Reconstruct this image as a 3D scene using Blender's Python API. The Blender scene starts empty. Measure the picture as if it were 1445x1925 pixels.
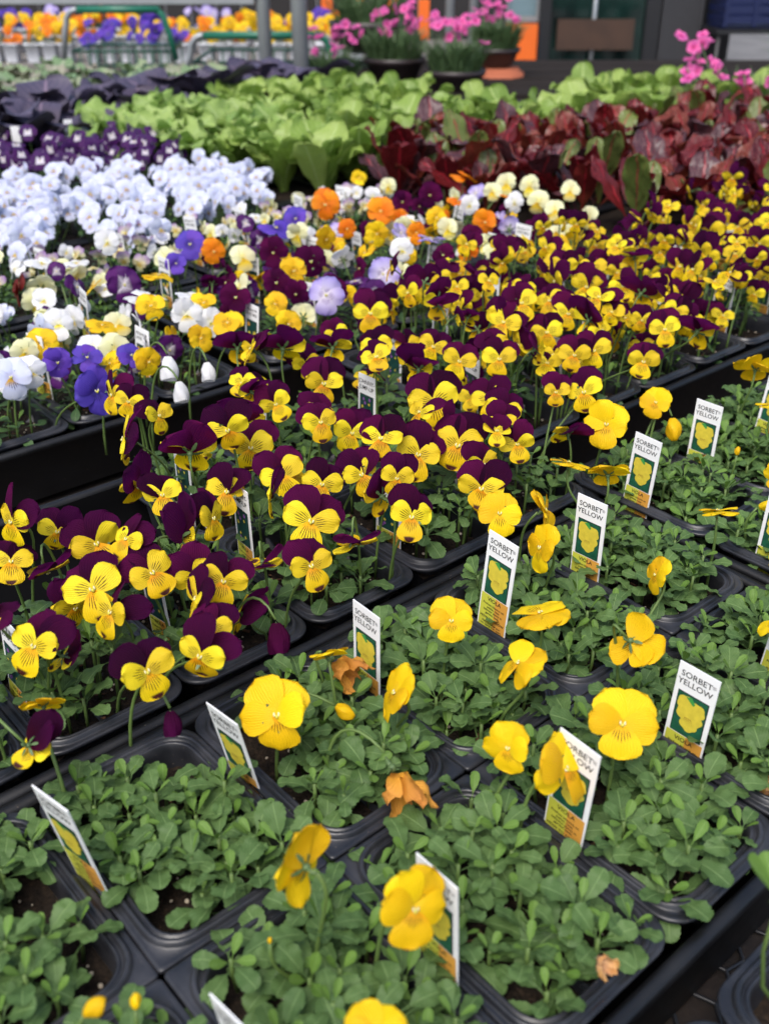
import bpy, math, random
import numpy as np
from mathutils import Matrix, Vector, Euler
rnd = random.Random(11)
PI = math.pi
sc = bpy.context.scene
COL = sc.collection
def rad(d): return math.radians(d)

# ------------------------------------------------------------------ camera, sky, sun, exposure
RZ = 0.80                    # height of the pack rims above the floor
cam_d = bpy.data.cameras.new('camera'); cam = bpy.data.objects.new('camera', cam_d); COL.objects.link(cam)
cam_d.sensor_fit = 'VERTICAL'; cam_d.sensor_height = 36; cam_d.lens = 35.68
cam_d.clip_start = 0.02; cam_d.clip_end = 400
cam.location = (0, 0, RZ + .392); cam.rotation_euler = (rad(90 - 29.7), 0, 0)
cam_d.dof.use_dof = True; cam_d.dof.focus_distance = 0.68; cam_d.dof.aperture_fstop = 8.5; cam_d.dof.aperture_blades = 7
sc.camera = cam
W = bpy.data.worlds.new('World'); sc.world = W; W.use_nodes = True
wn = W.node_tree.nodes; sky = wn.new('ShaderNodeTexSky'); sky.sky_type = 'NISHITA'; sky.sun_disc = False
sky.sun_elevation = rad(58); sky.sun_rotation = rad(200); sky.air_density = 1.0; sky.dust_density = 3.5; sky.ozone_density = 1.0
bg = wn['Background']; bg.inputs['Strength'].default_value = 0.14
W.node_tree.links.new(sky.outputs[0], bg.inputs[0])
sun_d = bpy.data.lights.new('sun', 'SUN'); sun = bpy.data.objects.new('sun', sun_d); COL.objects.link(sun)
sun_d.energy = 1.5; sun_d.angle = rad(35); sun_d.color = (1, .985, .96)
sun.rotation_euler = Euler((rad(32), 0, rad(-20)), 'XYZ'); sun.location = (0, 0, 6)
sc.view_settings.view_transform = 'Standard'; sc.view_settings.look = 'None'
sc.view_settings.exposure = 0.82; sc.view_settings.gamma = 1.0; sc.view_settings.use_curve_mapping = False
sc.render.engine = 'CYCLES'; sc.cycles.use_denoising = True; sc.cycles.max_bounces = 8
sc.cycles.transparent_max_bounces = 4; sc.cycles.caustics_reflective = False; sc.cycles.caustics_refractive = False

# ------------------------------------------------------------------ materials
def nt(name):
    m = bpy.data.materials.new(name); m.use_nodes = True
    n = m.node_tree.nodes; n.clear()
    return m, n, m.node_tree.links
def node(n, t, **k):
    o = n.new(t)
    for a, v in k.items(): setattr(o, a, v)
    return o
def mth(n, l, op, a, b=None, c=None):
    o = n.new('ShaderNodeMath'); o.operation = op
    for i, v in enumerate((a, b, c)):
        if v is None: continue
        if isinstance(v, (int, float)): o.inputs[i].default_value = v
        else: l.new(v, o.inputs[i])
    return o.outputs[0]
def ramp(n, l, fac, stops):
    o = n.new('ShaderNodeValToRGB'); e = o.color_ramp.elements
    while len(e) < len(stops): e.new(.5)
    for i, (p, c) in enumerate(stops): e[i].position = p; e[i].color = (*c, 1)
    if fac is not None: l.new(fac, o.inputs[0])
    return o.outputs[0]
def mixc(n, l, fac, a, b, blend='MIX'):
    o = n.new('ShaderNodeMix'); o.data_type = 'RGBA'; o.blend_type = blend
    for i, v in ((0, fac), (6, a), (7, b)):
        if isinstance(v, (int, float)): o.inputs[i].default_value = v
        elif isinstance(v, tuple): o.inputs[i].default_value = (*v, 1)
        else: l.new(v, o.inputs[i])
    return o.outputs[2]
def noise(n, l, scale, detail=3, vec=None, rough=.55):
    o = n.new('ShaderNodeTexNoise'); o.inputs['Scale'].default_value = scale; o.inputs['Detail'].default_value = detail; o.inputs['Roughness'].default_value = rough
    if vec is None:
        g = n.new('ShaderNodeNewGeometry'); vec = g.outputs['Position']
    l.new(vec, o.inputs['Vector']); return o.outputs['Fac']
def rand_out(n, l):
    oi = n.new('ShaderNodeObjectInfo'); g = n.new('ShaderNodeNewGeometry')
    return mth(n, l, 'FRACT', mth(n, l, 'ADD', oi.outputs['Random'], g.outputs['Random Per Island']))
def bump(n, l, h, strength, dist):
    o = n.new('ShaderNodeBump'); o.inputs['Strength'].default_value = strength; o.inputs['Distance'].default_value = dist
    l.new(h, o.inputs['Height']); return o.outputs[0]
def maprange(n, l, v, a, b, c=0., d=1.):
    o = n.new('ShaderNodeMapRange'); l.new(v, o.inputs[0])
    for i, x in enumerate((a, b, c, d)): o.inputs[i + 1].default_value = x
    return o.outputs[0]
def finish(m, n, l, col, rough=.5, trans=0., tcol=None, nrm=None, spec=.5, sheen=0., metal=0., coat=0.):
    p = n.new('ShaderNodeBsdfPrincipled'); out = n.new('ShaderNodeOutputMaterial')
    if isinstance(col, tuple): p.inputs['Base Color'].default_value = (*col, 1)
    else: l.new(col, p.inputs['Base Color'])
    if isinstance(rough, (int, float)): p.inputs['Roughness'].default_value = rough
    else: l.new(rough, p.inputs['Roughness'])
    p.inputs['Specular IOR Level'].default_value = spec; p.inputs['Metallic'].default_value = metal
    p.inputs['Sheen Weight'].default_value = sheen; p.inputs['Coat Weight'].default_value = coat
    if nrm is not None: l.new(nrm, p.inputs['Normal'])
    if trans > 0:
        t = n.new('ShaderNodeBsdfTranslucent'); mx = n.new('ShaderNodeMixShader'); mx.inputs[0].default_value = trans
        tc = tcol if tcol is not None else col
        if isinstance(tc, tuple): t.inputs[0].default_value = (*tc, 1)
        else: l.new(tc, t.inputs[0])
        if nrm is not None: l.new(nrm, t.inputs['Normal'])
        l.new(p.outputs[0], mx.inputs[1]); l.new(t.outputs[0], mx.inputs[2]); l.new(mx.outputs[0], out.inputs[0])
    else: l.new(p.outputs[0], out.inputs[0])
    return m
def plain(name, col, rough=.5, var=.15, nscale=30, metal=0., spec=.5, trans=0., bmp=0., bscale=200):
    m, n, l = nt(name)
    f = noise(n, l, nscale, 4)
    c = mixc(n, l, f, tuple(x * (1 - var) for x in col), tuple(min(1, x * (1 + var)) for x in col))
    nr = bump(n, l, noise(n, l, bscale, 3), bmp, .001) if bmp else None
    return finish(m, n, l, c, rough, trans, None, nr, spec, metal=metal)
def petal_mat(name, inner, base, outer, whisk=None, wlen=.5, wn=7, blotch=None, tr=.3, sheen=0., rough=.55, var=.1, hvar=.012, split=(.12, .35), tcol=None, spec=.25):
    m, n, l = nt(name)
    uv = node(n, 'ShaderNodeUVMap'); s = n.new('ShaderNodeSeparateXYZ'); l.new(uv.outputs[0], s.inputs[0])
    u, v = s.outputs[0], s.outputs[1]
    c = ramp(n, l, v, [(split[0], inner), (split[1], base), (1., outer)])
    du = mth(n, l, 'ABSOLUTE', mth(n, l, 'SUBTRACT', u, .5))
    r = rand_out(n, l)
    if blotch:                                        # dark mark at the petal tip
        f = mth(n, l, 'MULTIPLY', maprange(n, l, v, .74, .82), maprange(n, l, du, .26, .18))
        c = mixc(n, l, f, c, blotch)
    if whisk:
        wob = mth(n, l, 'MULTIPLY', noise(n, l, 500, 2), .02)
        f = mth(n, l, 'ABSOLUTE', mth(n, l, 'SUBTRACT', mth(n, l, 'FRACT', mth(n, l, 'MULTIPLY', mth(n, l, 'ADD', u, wob), wn)), .5))
        line = maprange(n, l, f, .10, .24, 1, 0)
        ln = mth(n, l, 'SUBTRACT', wlen, mth(n, l, 'MULTIPLY', du, wlen * 1.1))
        ln = mth(n, l, 'ADD', ln, mth(n, l, 'MULTIPLY', mth(n, l, 'SUBTRACT', r, .5), .12))
        d = mth(n, l, 'SUBTRACT', ln, v)
        line = mth(n, l, 'MULTIPLY', line, maprange(n, l, d, 0, .12))
        line = mth(n, l, 'MULTIPLY', line, maprange(n, l, v, .1, .2))
        line = mth(n, l, 'MULTIPLY', line, maprange(n, l, du, .36, .30))
        c = mixc(n, l, line, c, whisk)
    h = n.new('ShaderNodeHueSaturation'); l.new(c, h.inputs['Color'])
    l.new(maprange(n, l, r, 0, 1, .5 - hvar, .5 + hvar), h.inputs['Hue']); l.new(maprange(n, l, r, 0, 1, 1 - var, 1 + var), h.inputs['Value'])
    c = h.outputs[0]
    veins = mth(n, l, 'SINE', mth(n, l, 'ADD', mth(n, l, 'MULTIPLY', u, 90), mth(n, l, 'MULTIPLY', noise(n, l, 300, 2), 5)))
    c = mixc(n, l, mth(n, l, 'MULTIPLY', maprange(n, l, veins, .55, 1.), .16), c, tuple(x * .55 for x in base))
    nr = bump(n, l, mth(n, l, 'ADD', mth(n, l, 'MULTIPLY', veins, .5), noise(n, l, 500, 2)), .35, .0008)
    return finish(m, n, l, c, rough, tr, tcol, nr, spec, sheen)
def leaf_mat(name, c1, c2, c3, rib, tr=.22, rough=.42, ribw=.035, red=None, bumpd=.0012, bsc=260, veinb=.5, spec=.4, wear=.1):
    m, n, l = nt(name)
    uv = node(n, 'ShaderNodeUVMap'); s = n.new('ShaderNodeSeparateXYZ'); l.new(uv.outputs[0], s.inputs[0])
    u, v = s.outputs[0], s.outputs[1]
    r = rand_out(n, l)
    c = ramp(n, l, r, [(0., c1), (.5, c2), (1., c3)])
    c = mixc(n, l, mth(n, l, 'MULTIPLY', noise(n, l, 90, 4), .5), c, tuple(x * .62 for x in c2))
    if red:
        f = maprange(n, l, mth(n, l, 'ADD', noise(n, l, 16, 3), mth(n, l, 'MULTIPLY', mth(n, l, 'SUBTRACT', r, .5), .7)), .52, .68)
        c = mixc(n, l, f, c, red)
    du = mth(n, l, 'ABSOLUTE', mth(n, l, 'SUBTRACT', u, .5))
    rb = maprange(n, l, mth(n, l, 'ADD', du, mth(n, l, 'MULTIPLY', v, ribw * .5)), ribw, ribw * .35 + .006, 0, 1) if False else maprange(n, l, du, ribw * .4, ribw, .8, 0)
    vv = mth(n, l, 'SINE', mth(n, l, 'MULTIPLY', mth(n, l, 'SUBTRACT', v, mth(n, l, 'MULTIPLY', du, .9)), 46))
    side = mth(n, l, 'MULTIPLY', maprange(n, l, vv, .86, 1.), .35)
    c = mixc(n, l, mth(n, l, 'MAXIMUM', rb, side), c, rib)
    hgt = mth(n, l, 'SUBTRACT', mth(n, l, 'MULTIPLY', noise(n, l, bsc, 3), 1.), mth(n, l, 'MULTIPLY', mth(n, l, 'MAXIMUM', rb, side), veinb))
    nr = bump(n, l, hgt, .45, bumpd)
    dust = noise(n, l, 25, 4)
    return finish(m, n, l, c, maprange(n, l, dust, .3, .7, rough - .06, rough + .14), tr, mixc(n, l, .5, c, (.35, .5, .06), 'MULTIPLY') if not red else c, nr, spec)

M = {}
def plastic(name, base, r0, r1, dustc, amt):
    m, n, l = nt(name)
    f = noise(n, l, 35, 5); sp = n.new('ShaderNodeTexVoronoi'); sp.inputs['Scale'].default_value = 330
    g = n.new('ShaderNodeNewGeometry'); l.new(g.outputs['Position'], sp.inputs['Vector'])
    spk = maprange(n, l, sp.outputs['Distance'], .10, .04); rare = maprange(n, l, noise(n, l, 60, 2), .56, .66)
    up = n.new('ShaderNodeSeparateXYZ'); l.new(g.outputs['Normal'], up.inputs[0])
    d = mth(n, l, 'MULTIPLY', maprange(n, l, f, .4, .75), amt)
    c = mixc(n, l, d, base, dustc)
    c = mixc(n, l, mth(n, l, 'MULTIPLY', mth(n, l, 'MULTIPLY', spk, rare), .8), c, (.34, .27, .2))
    return finish(m, n, l, c, maprange(n, l, f, .3, .7, r0, r1), nrm=bump(n, l, noise(n, l, 180, 3), .12, .001), spec=.5)
M['plastic'] = plastic('black_plastic', (.012, .013, .016), .26, .46, (.075, .075, .085), .45)
M['tray'] = plastic('tray_plastic', (.003, .003, .0035), .36, .55, (.012, .012, .013), .3)
M['tray_in'] = plain('matte_tray_inside', (.0025, .0025, .003), .95, .3, 20, spec=.08)
def soil_mat():
    m, n, l = nt('potting_soil')
    f = noise(n, l, 220, 6, rough=.7); c = ramp(n, l, f, [(.3, (.006, .0045, .0035)), (.55, (.022, .015, .010)), (.75, (.06, .038, .022))])
    return finish(m, n, l, c, .9, nrm=bump(n, l, noise(n, l, 350, 5), 1., .003), spec=.2)
M['soil'] = soil_mat()
M['perlite'] = plain('perlite', (.42, .36, .27), .8); M['bark'] = plain('bark_chip', (.10, .045, .02), .8, .4, 300)
M['leaf'] = leaf_mat('viola_leaf', (.064, .128, .036), (.086, .160, .044), (.108, .190, .054), (.18, .28, .10), rough=.52, spec=.3)
M['leaf_young'] = leaf_mat('viola_leaf_young', (.11, .22, .034), (.135, .25, .040), (.12, .22, .04), (.20, .32, .09), rough=.5, spec=.3)
M['leaf_dark'] = leaf_mat('pansy_leaf', (.034, .080, .024), (.048, .108, .028), (.068, .14, .036), (.12, .20, .07))
M['stem'] = plain('green_stem', (.105, .17, .04), .5, .25, 120, trans=.1); M['sepal'] = plain('sepal', (.09, .15, .05), .5, .3, 200, trans=.15)
BR = (.05, .006, .003); YE = (.82, .49, .006); YO = (.83, .40, .004)
M['Y0'] = petal_mat('clear_yellow_petal', (.80, .54, .012), (.84, .54, .004), (.85, .55, .005))
M['Y1'] = petal_mat('clear_yellow_lip', (.82, .42, .006), (.84, .52, .004), (.85, .54, .005), BR, .50, 11)
M['J0'] = petal_mat('plum_petal', (.026, .001, .014), (.026, .0012, .016), (.050, .002, .036), tr=.30, rough=.85, var=.7, hvar=.03, tcol=(.26, .012, .17), spec=.08)
M['J1'] = petal_mat('jump_up_side_petal', (.80, .60, .03), (.83, .62, .016), (.84, .63, .018), BR, .62, 9)
M['J2'] = petal_mat('jump_up_lip', (.82, .36, .004), (.83, .55, .006), (.84, .57, .006), BR, .68, 11, (.05, .003, .012))
M['or'] = petal_mat('orange_petal', (.78, .22, .004), (.80, .20, .003), (.82, .26, .006), (.25, .03, .004), .4, 9)
M['cr'] = petal_mat('cream_petal', (.80, .70, .25), (.78, .76, .42), (.80, .79, .52)); M['crl'] = petal_mat('cream_lip', (.80, .50, .01), (.82, .60, .03), (.79, .75, .40), (.08, .01, .03), .35, 9)
M['ye'] = petal_mat('yellow_petal', (.80, .46, .006), (.82, .52, .008), (.83, .53, .01), BR, .5, 9)
M['la'] = petal_mat('lavender_petal', (.72, .66, .74), (.55, .48, .74), (.30, .22, .62), (.12, .03, .30), .5, 9, split=(.15, .5))
M['ma'] = petal_mat('maroon_petal', (.05, .002, .02), (.045, .002, .025), (.065, .003, .04), tr=.28, var=.4, rough=.85, spec=.08, tcol=(.26, .012, .16))
M['vi'] = petal_mat('violet_petal', (.06, .03, .26), (.10, .045, .40), (.12, .06, .45), (.02, .004, .08), .5, 9)
M['pu'] = petal_mat('purple_petal', (.66, .60, .66), (.09, .012, .13), (.07, .008, .11), (.03, .003, .05), .6, 9, split=(.22, .42))
M['wh'] = petal_mat('white_petal', (.80, .78, .62), (.80, .80, .80), (.80, .80, .82)); M['whl'] = petal_mat('white_lip', (.80, .62, .05), (.80, .79, .74), (.8, .8, .82), (.12, .06, .2), .35, 9)
M['bl'] = petal_mat('pale_blue_petal', (.50, .50, .70), (.63, .67, .85), (.69, .72, .86)); M['bll'] = petal_mat('pale_blue_lip', (.70, .42, .04), (.60, .62, .82), (.72, .74, .84), (.03, .01, .09), .6, 9)
M['re'] = petal_mat('dark_red_petal', (.10, .004, .006), (.12, .006, .008), (.13, .008, .01))
M['cy'] = petal_mat('picotee_cream_petal', (.78, .52, .04), (.76, .68, .32), (.72, .66, .44), BR, .4, 9); M['cyv'] = petal_mat('picotee_violet_edge', (.74, .66, .40), (.66, .60, .50), (.30, .16, .42))
M['dp'] = petal_mat('deep_purple_petal', (.70, .66, .72), (.045, .005, .075), (.06, .008, .10), split=(.30, .42))
M['dp0'] = petal_mat('deep_purple_back', (.05, .006, .09), (.04, .004, .075), (.06, .01, .11), sheen=.1)
M['wilt'] = petal_mat('wilted_petal', (.55, .22, .02), (.68, .30, .03), (.62, .26, .05), rough=.7, var=.25)
M['wiltp'] = petal_mat('peach_petal', (.5, .25, .1), (.72, .45, .25), (.74, .40, .12), rough=.7)
M['eye'] = plain('flower_eye', (.55, .50, .06), .6); M['tuft'] = plain('white_tuft', (.66, .62, .36), .8)
M['tag'] = plain('tag_plastic', (.80, .80, .79), .4, .04, 60); M['ink'] = plain('black_ink', (.015, .015, .015), .5)
M['slat_ink'] = plain('grey_ink', (.16, .15, .16), .5); M['tgreen'] = plain('printed_green', (.012, .085, .045), .4, .8, 240); M['tyellow'] = plain('printed_yellow', (.62, .50, .05), .4, .25, 300)
M['tlime'] = plain('printed_lime', (.56, .56, .06), .4, .05); M['torange'] = plain('printed_orange', (.66, .32, .05), .4, .05)
M['tbrown'] = plain('printed_brown', (.22, .08, .02), .4); M['tviolet'] = plain('printed_violet', (.22, .08, .3), .4); M['tleaf'] = plain('printed_leaf', (.05, .28, .06), .4)
M['tdark'] = plain('printed_dark_green', (.01, .05, .04), .4, .8, 300)

# ------------------------------------------------------------------ mesh helpers
def mesh(name, verts, faces, mats, uvs=None, midx=None, smooth=True):
    me = bpy.data.meshes.new(name)
    me.from_pydata([tuple(map(float, v)) for v in verts], [], [tuple(map(int, f)) for f in faces])
    for m in (mats if isinstance(mats, (list, tuple)) else [mats]): me.materials.append(m)
    if midx is not None: me.polygons.foreach_set('material_index', np.asarray(midx, dtype=np.int32))
    if smooth: me.polygons.foreach_set('use_smooth', np.ones(len(me.polygons), dtype=bool))
    if uvs is not None:
        ul = me.uv_layers.new(name='UVMap'); li = np.zeros(len(me.loops), dtype=np.int32); me.loops.foreach_get('vertex_index', li)
        ul.data.foreach_set('uv', np.asarray(uvs, dtype=np.float32)[li].ravel())
    me.update(); return me
def add(name, data, parent=None, mtx=None, label=None, cat=None, group=None, kind=None):
    o = bpy.data.objects.new(name, data); COL.objects.link(o)
    if parent is not None: o.parent = parent
    if mtx is not None: o.matrix_basis = mtx
    if label: o['label'] = label
    if cat: o['category'] = cat
    if group: o['group'] = group
    if kind: o['kind'] = kind
    return o
def T(x, y, z): return Matrix.Translation((x, y, z))
def RZm(d): return Matrix.Rotation(rad(d), 4, 'Z')
def S(s): return Matrix.Scale(s, 4)
class MB:
    def __init__(s): s.v = []; s.f = []; s.m = []; s.u = []
    def add(s, v, f, mi=0, uv=None):
        o = len(s.v); s.v += [tuple(p) for p in v]; s.f += [tuple(i + o for i in q) for q in f]; s.m += [mi] * len(f)
        s.u += (list(uv) if uv is not None else [(0, 0)] * len(v))
    def box(s, x0, x1, y0, y1, z0, z1, mi=0):
        s.add([(x0, y0, z0), (x1, y0, z0), (x1, y1, z0), (x0, y1, z0), (x0, y0, z1), (x1, y0, z1), (x1, y1, z1), (x0, y1, z1)],
              [(3, 2, 1, 0), (4, 5, 6, 7), (0, 1, 5, 4), (1, 2, 6, 5), (2, 3, 7, 6), (3, 0, 4, 7)], mi)
    def tube(s, pts, r, k=8, mi=0, cap=True):
        pts = [Vector(p) for p in pts]; rs = r if isinstance(r, (list, tuple)) else [r] * len(pts); v = []; f = []
        ref = Vector((0, 0, 1)) if abs((pts[-1] - pts[0]).normalized().z) < .9 else Vector((1, 0, 0))
        for i, p in enumerate(pts):
            d = (pts[min(i + 1, len(pts) - 1)] - pts[max(i - 1, 0)]).normalized(); a = d.cross(ref).normalized(); b = d.cross(a)
            for j in range(k):
                t = 2 * PI * j / k; v.append(p + (a * math.cos(t) + b * math.sin(t)) * rs[i])
        for i in range(len(pts) - 1):
            for j in range(k): f.append((i * k + j, i * k + (j + 1) % k, (i + 1) * k + (j + 1) % k, (i + 1) * k + j))
        if cap: f.append(tuple(range(k - 1, -1, -1))); f.append(tuple(range((len(pts) - 1) * k, len(pts) * k)))
        s.add(v, f, mi)
    def lathe(s, prof, k=24, mi=0, c=(0, 0, 0)):
        v = [(c[0] + r * math.cos(2 * PI * j / k), c[1] + r * math.sin(2 * PI * j / k), c[2] + z) for r, z in prof for j in range(k)]
        f = [(i * k + j, i * k + (j + 1) % k, (i + 1) * k + (j + 1) % k, (i + 1) * k + j) for i in range(len(prof) - 1) for j in range(k)]
        s.add(v, f, mi)
    def ball(s, c, rx, ry, rz, k=8, q=5, mi=0):
        prof = [(math.sin(PI * i / q), -math.cos(PI * i / q)) for i in range(q + 1)]
        v = [(c[0] + r * rx * math.cos(2 * PI * j / k), c[1] + r * ry * math.sin(2 * PI * j / k), c[2] + z * rz) for r, z in prof for j in range(k)]
        f = [(i * k + j, i * k + (j + 1) % k, (i + 1) * k + (j + 1) % k, (i + 1) * k + j) for i in range(q) for j in range(k)]
        s.add(v, f, mi)
    def me(s, name, mats, smooth=True): return mesh(name, s.v, s.f, mats, s.u, s.m, smooth)
def grid_faces(ns, nt_): return [(i * (nt_ + 1) + j, i * (nt_ + 1) + j + 1, (i + 1) * (nt_ + 1) + j + 1, (i + 1) * (nt_ + 1) + j) for i in range(ns) for j in range(nt_)]

# ------------------------------------------------------------------ table grid: a runs along the packs' short pitch, b along the long pitch
DU, DW, ANG = .094, .136, 41.0
ux, uy = math.cos(rad(ANG)), math.sin(rad(ANG)); OX, OY = -0.02618, 0.34517
def AB(a, b): return (OX + ux * a * DU - uy * b * DW, OY + uy * a * DU + ux * b * DW)
def toAB(x, y):
    x -= OX; y -= OY; return ((x * ux + y * uy) / DU, (-x * uy + y * ux) / DW)

# ------------------------------------------------------------------ large structure: floor, bench
def floor_mat():
    m, n, l = nt('concrete_floor'); f = noise(n, l, 2.2, 6)
    return finish(m, n, l, ramp(n, l, f, [(.3, (.09, .085, .08)), (.7, (.17, .16, .15))]), .8, nrm=bump(n, l, noise(n, l, 60, 4), .3, .01))
b = MB(); b.add([(-60, -60, 0), (60, -60, 0), (60, 120, 0), (-60, 120, 0)], [(0, 1, 2, 3)])
add('ground', b.me('ground', floor_mat()), kind='structure')
def brown_mat():
    m, n, l = nt('brown_bench_board'); f = noise(n, l, 26, 6, rough=.65)
    return finish(m, n, l, ramp(n, l, f, [(.3, (.007, .005, .004)), (.5, (.018, .012, .009)), (.75, (.036, .023, .016))]), .75, nrm=bump(n, l, noise(n, l, 140, 4), .5, .002))
BZ = RZ - .062
bench = add('growing_bench', None, None, T(0, 0, 0), 'long brown bench carrying the seedling trays, covered in black netting', 'bench')
b = MB(); b.box(-1.7, 1.7, -.35, 3.45, BZ - .045, BZ - .006); add('bench_board', b.me('bench_board', brown_mat(), False), bench)
for x in (-1.6, 0, 1.6):
    for y in (-.25, 1.5, 3.35):
        b = MB(); b.box(x - .04, x + .04, y - .04, y + .04, 0, BZ - .046); add('leg', b.me('leg', M['tray'], False), bench)
b = MB(); hx = .0125                                        # hexagonal netting lying on the board
for i in range(-4, 26):
    for j in range(-6, 24):
        cx = .0 + i * hx * 1.732 + (j % 2) * hx * .866; cy = .12 + j * hx * 1.5
        if not (.0 < cx < .45 and .05 < cy < .5): continue
        P = [(cx + hx * math.sin(PI / 3 * k), cy + hx * math.cos(PI / 3 * k), BZ - .004 + .0008 * math.sin(cx * 90 + k)) for k in range(4)]
        for k in range(3): b.tube([P[k], P[k + 1]], .0011, 5, 0, False)
o = add('netting', b.me('netting', M['plastic']), bench); o['kind'] = 'stuff'

# ------------------------------------------------------------------ cell packs and carrier trays
def rrect(hx_, hy, rs, z, n=7):
    out = []
    for (sx, sy), r, a0 in zip(((1, 1), (-1, 1), (-1, -1), (1, -1)), rs, (0, 90, 180, 270)):
        for k in range(n):
            a = rad(a0 + 90 * k / (n - 1)); out.append((sx * (hx_ - r) + r * math.cos(a), sy * (hy - r) + r * math.sin(a), z))
    return out
def loft(b, loops, mi=0, cap=True):
    n = len(loops[0]); v = [p for L in loops for p in L]; f = []
    for i in range(len(loops) - 1):
        for j in range(n): f.append((i * n + j, i * n + (j + 1) % n, (i + 1) * n + (j + 1) % n, (i + 1) * n + j))
    if cap: f.append(tuple((len(loops) - 1) * n + j for j in range(n)))
    b.add(v, f, mi)
pack_cache = {}
def pack_mesh(corners):
    if corners in pack_cache: return pack_cache[corners]
    hx_, hy = DU / 2 - .0004, DW / 2 - .0004; b = MB()
    def ring(inset, z, big=.016):
        rs = [max(.0008, (big if c else .0025) - inset * .2) for c in corners]
        return rrect(hx_ - inset, hy - inset, rs, z)
    def rin(inset, z, r): return rrect(hx_ - inset, hy - inset, [r] * 4, z)
    loft(b, [ring(.0006, -.0045), ring(0, -.0035), ring(0, -.0022), ring(.0006, -.0016), ring(.0022, -.0016),
             rin(.0032, -.0018, .0185), rin(.0036, -.0012, .0182), rin(.0042, .0006, .018), rin(.0050, .0012, .0175), rin(.0060, .0011, .017),
             rin(.0066, .0002, .0165), rin(.0070, -.0016, .0162), rin(.0078, -.0018, .016), rin(.0083, -.0008, .0155), rin(.0092, -.0004, .015), rin(.0100, -.0012, .0145),
             rin(.0106, -.006, .014), rin(.0135, -.030, .013), rin(.0165, -.056, .012)])
    pack_cache[corners] = b.me('pack_shell', M['plastic']); return pack_cache[corners]
b = MB()
for s in (0, 1):
    L_, z0 = ((DW / 2 - .0125), -.0085) if s == 0 else ((DU / 2 - .0125), -.0095)
    pts = []
    for i in range(13):
        t = -1 + 2 * i / 12; zz = z0 - .010 * (1 - abs(t) ** 3); y = t * L_
        pts.append((y, zz))
    v = [];
    for w_ in (-.0012, .0012):
        for y, zz in pts: v.append((w_, y, zz) if s == 0 else (y, w_, zz))
    for w_ in (-.003, .003):
        for y, zz in pts: v.append((w_, y, -.045) if s == 0 else (y, w_, -.045))
    f = []
    for i in range(12): f += [(i, i + 1, 13 + i + 1, 13 + i), (26 + i, 26 + i + 1, i + 1, i), (13 + i, 13 + i + 1, 39 + i + 1, 39 + i)]
    b.add(v, f)
divider_me = b.me('divider', M['plastic'])
soils = []
for q in range(4):
    r_ = random.Random(40 + q); b = MB(); n_ = 14; L_ = DU / 2 - .0115; Lw = DW / 2 - .0115; v = []; uvs = []
    for i in range(n_ + 1):
        for j in range(n_ + 1):
            x = -L_ + 2 * L_ * i / n_; y = -Lw + 2 * Lw * j / n_
            v.append((x, y, -.0165 + r_.uniform(-.002, .0025)))
    b.add(v, grid_faces(n_, n_))
    for k in range(26):
        x, y = r_.uniform(-L_, L_) * .95, r_.uniform(-Lw, Lw) * .95; s = r_.uniform(.0005, .0014)
        b.ball((x, y, -.0150), s, s * r_.uniform(.7, 1.3), s * .8, 6, 4, 1)
    for k in range(14):
        x, y, a = r_.uniform(-L_, L_) * .85, r_.uniform(-Lw, Lw) * .85, r_.uniform(0, PI); s = r_.uniform(.003, .007)
        b.tube([(x, y, -.0148), (x + s * math.cos(a), y + s * math.sin(a), -.0135 + r_.uniform(0, .002))], r_.uniform(.0005, .0011), 5, 2)
    soils.append(b.me('soil', [M['soil'], M['perlite'], M['bark']]))
def tray_mesh(nc, nr):
    hx_, hy = nc * DU / 2, nr * DW / 2; b = MB()
    def r(off, z, rr): return rrect(hx_ + off, hy + off, [rr] * 4, z)
    loft(b, [r(.003, -.060, .012), r(.0075, -.012, .016), r(.0095, -.011, .018), r(.0098, -.008, .018), r(.0085, -.0055, .017), r(.0050, -.0045, .016),
             r(.0022, -.0055, .014), r(.0012, -.008, .013)], cap=False)
    loft(b, [r(.0012, -.008, .013), r(-.001, -.020, .012), r(-.004, -.058, .010)], 1)
    return b.me('tray_shell', [M['tray'], M['tray_in']])
ORD = ['first', 'second', 'third', 'fourth', 'fifth', 'sixth']
packs = []
def flat(a0, b0, nc, nr, kind, where, tray_label, group, present=None, rowname=('near row', 'far row'), jit=0.):
    cx, cy = AB(a0 + nc / 2, b0 + nr / 2)
    t = add('carrier_tray', None, None, T(cx, cy, RZ) @ RZm(ANG), tray_label, 'tray', 'black trays holding the packs')
    add('tray_shell', tray_mesh(nc, nr), t)
    for r in range(nr):
        cols = [c for c in range(nc) if present is None or (c, r) in present]
        for q, c in enumerate(cols):
            has = lambda dc, dr: (c + dc, r + dr) in present if present is not None else (0 <= c + dc < nc and 0 <= r + dr < nr)
            cor = tuple(not (has(sx, 0) and has(0, sy) and has(sx, sy)) for sx, sy in ((1, 1), (-1, 1), (-1, -1), (1, -1)))
            px_, py_ = AB(a0 + c + .5, b0 + r + .5)
            place = '%s from left in %s of %s' % (ORD[q], rowname[r], where)
            p = add('cell_pack', None, None, T(px_, py_, RZ + rnd.uniform(-.0008, .0012)) @ RZm(ANG + rnd.uniform(-.5, .5)), 'black plastic cell pack, ' + place, 'cell pack', group)
            add('pack_shell', pack_mesh(cor), p); add('divider', divider_me, p); add('soil', soils[(c * 3 + r) % 4], p, RZm(180 * ((c + r) % 2)))
            packs.append(dict(a=a0 + c, b=b0 + r, kind=kind, x=px_, y=py_, place=place, where=where, flowers=[], group=group, idx=(c, r)))
allp = lambda cs, rs: {(c, r) for c in cs for r in rs}
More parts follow.
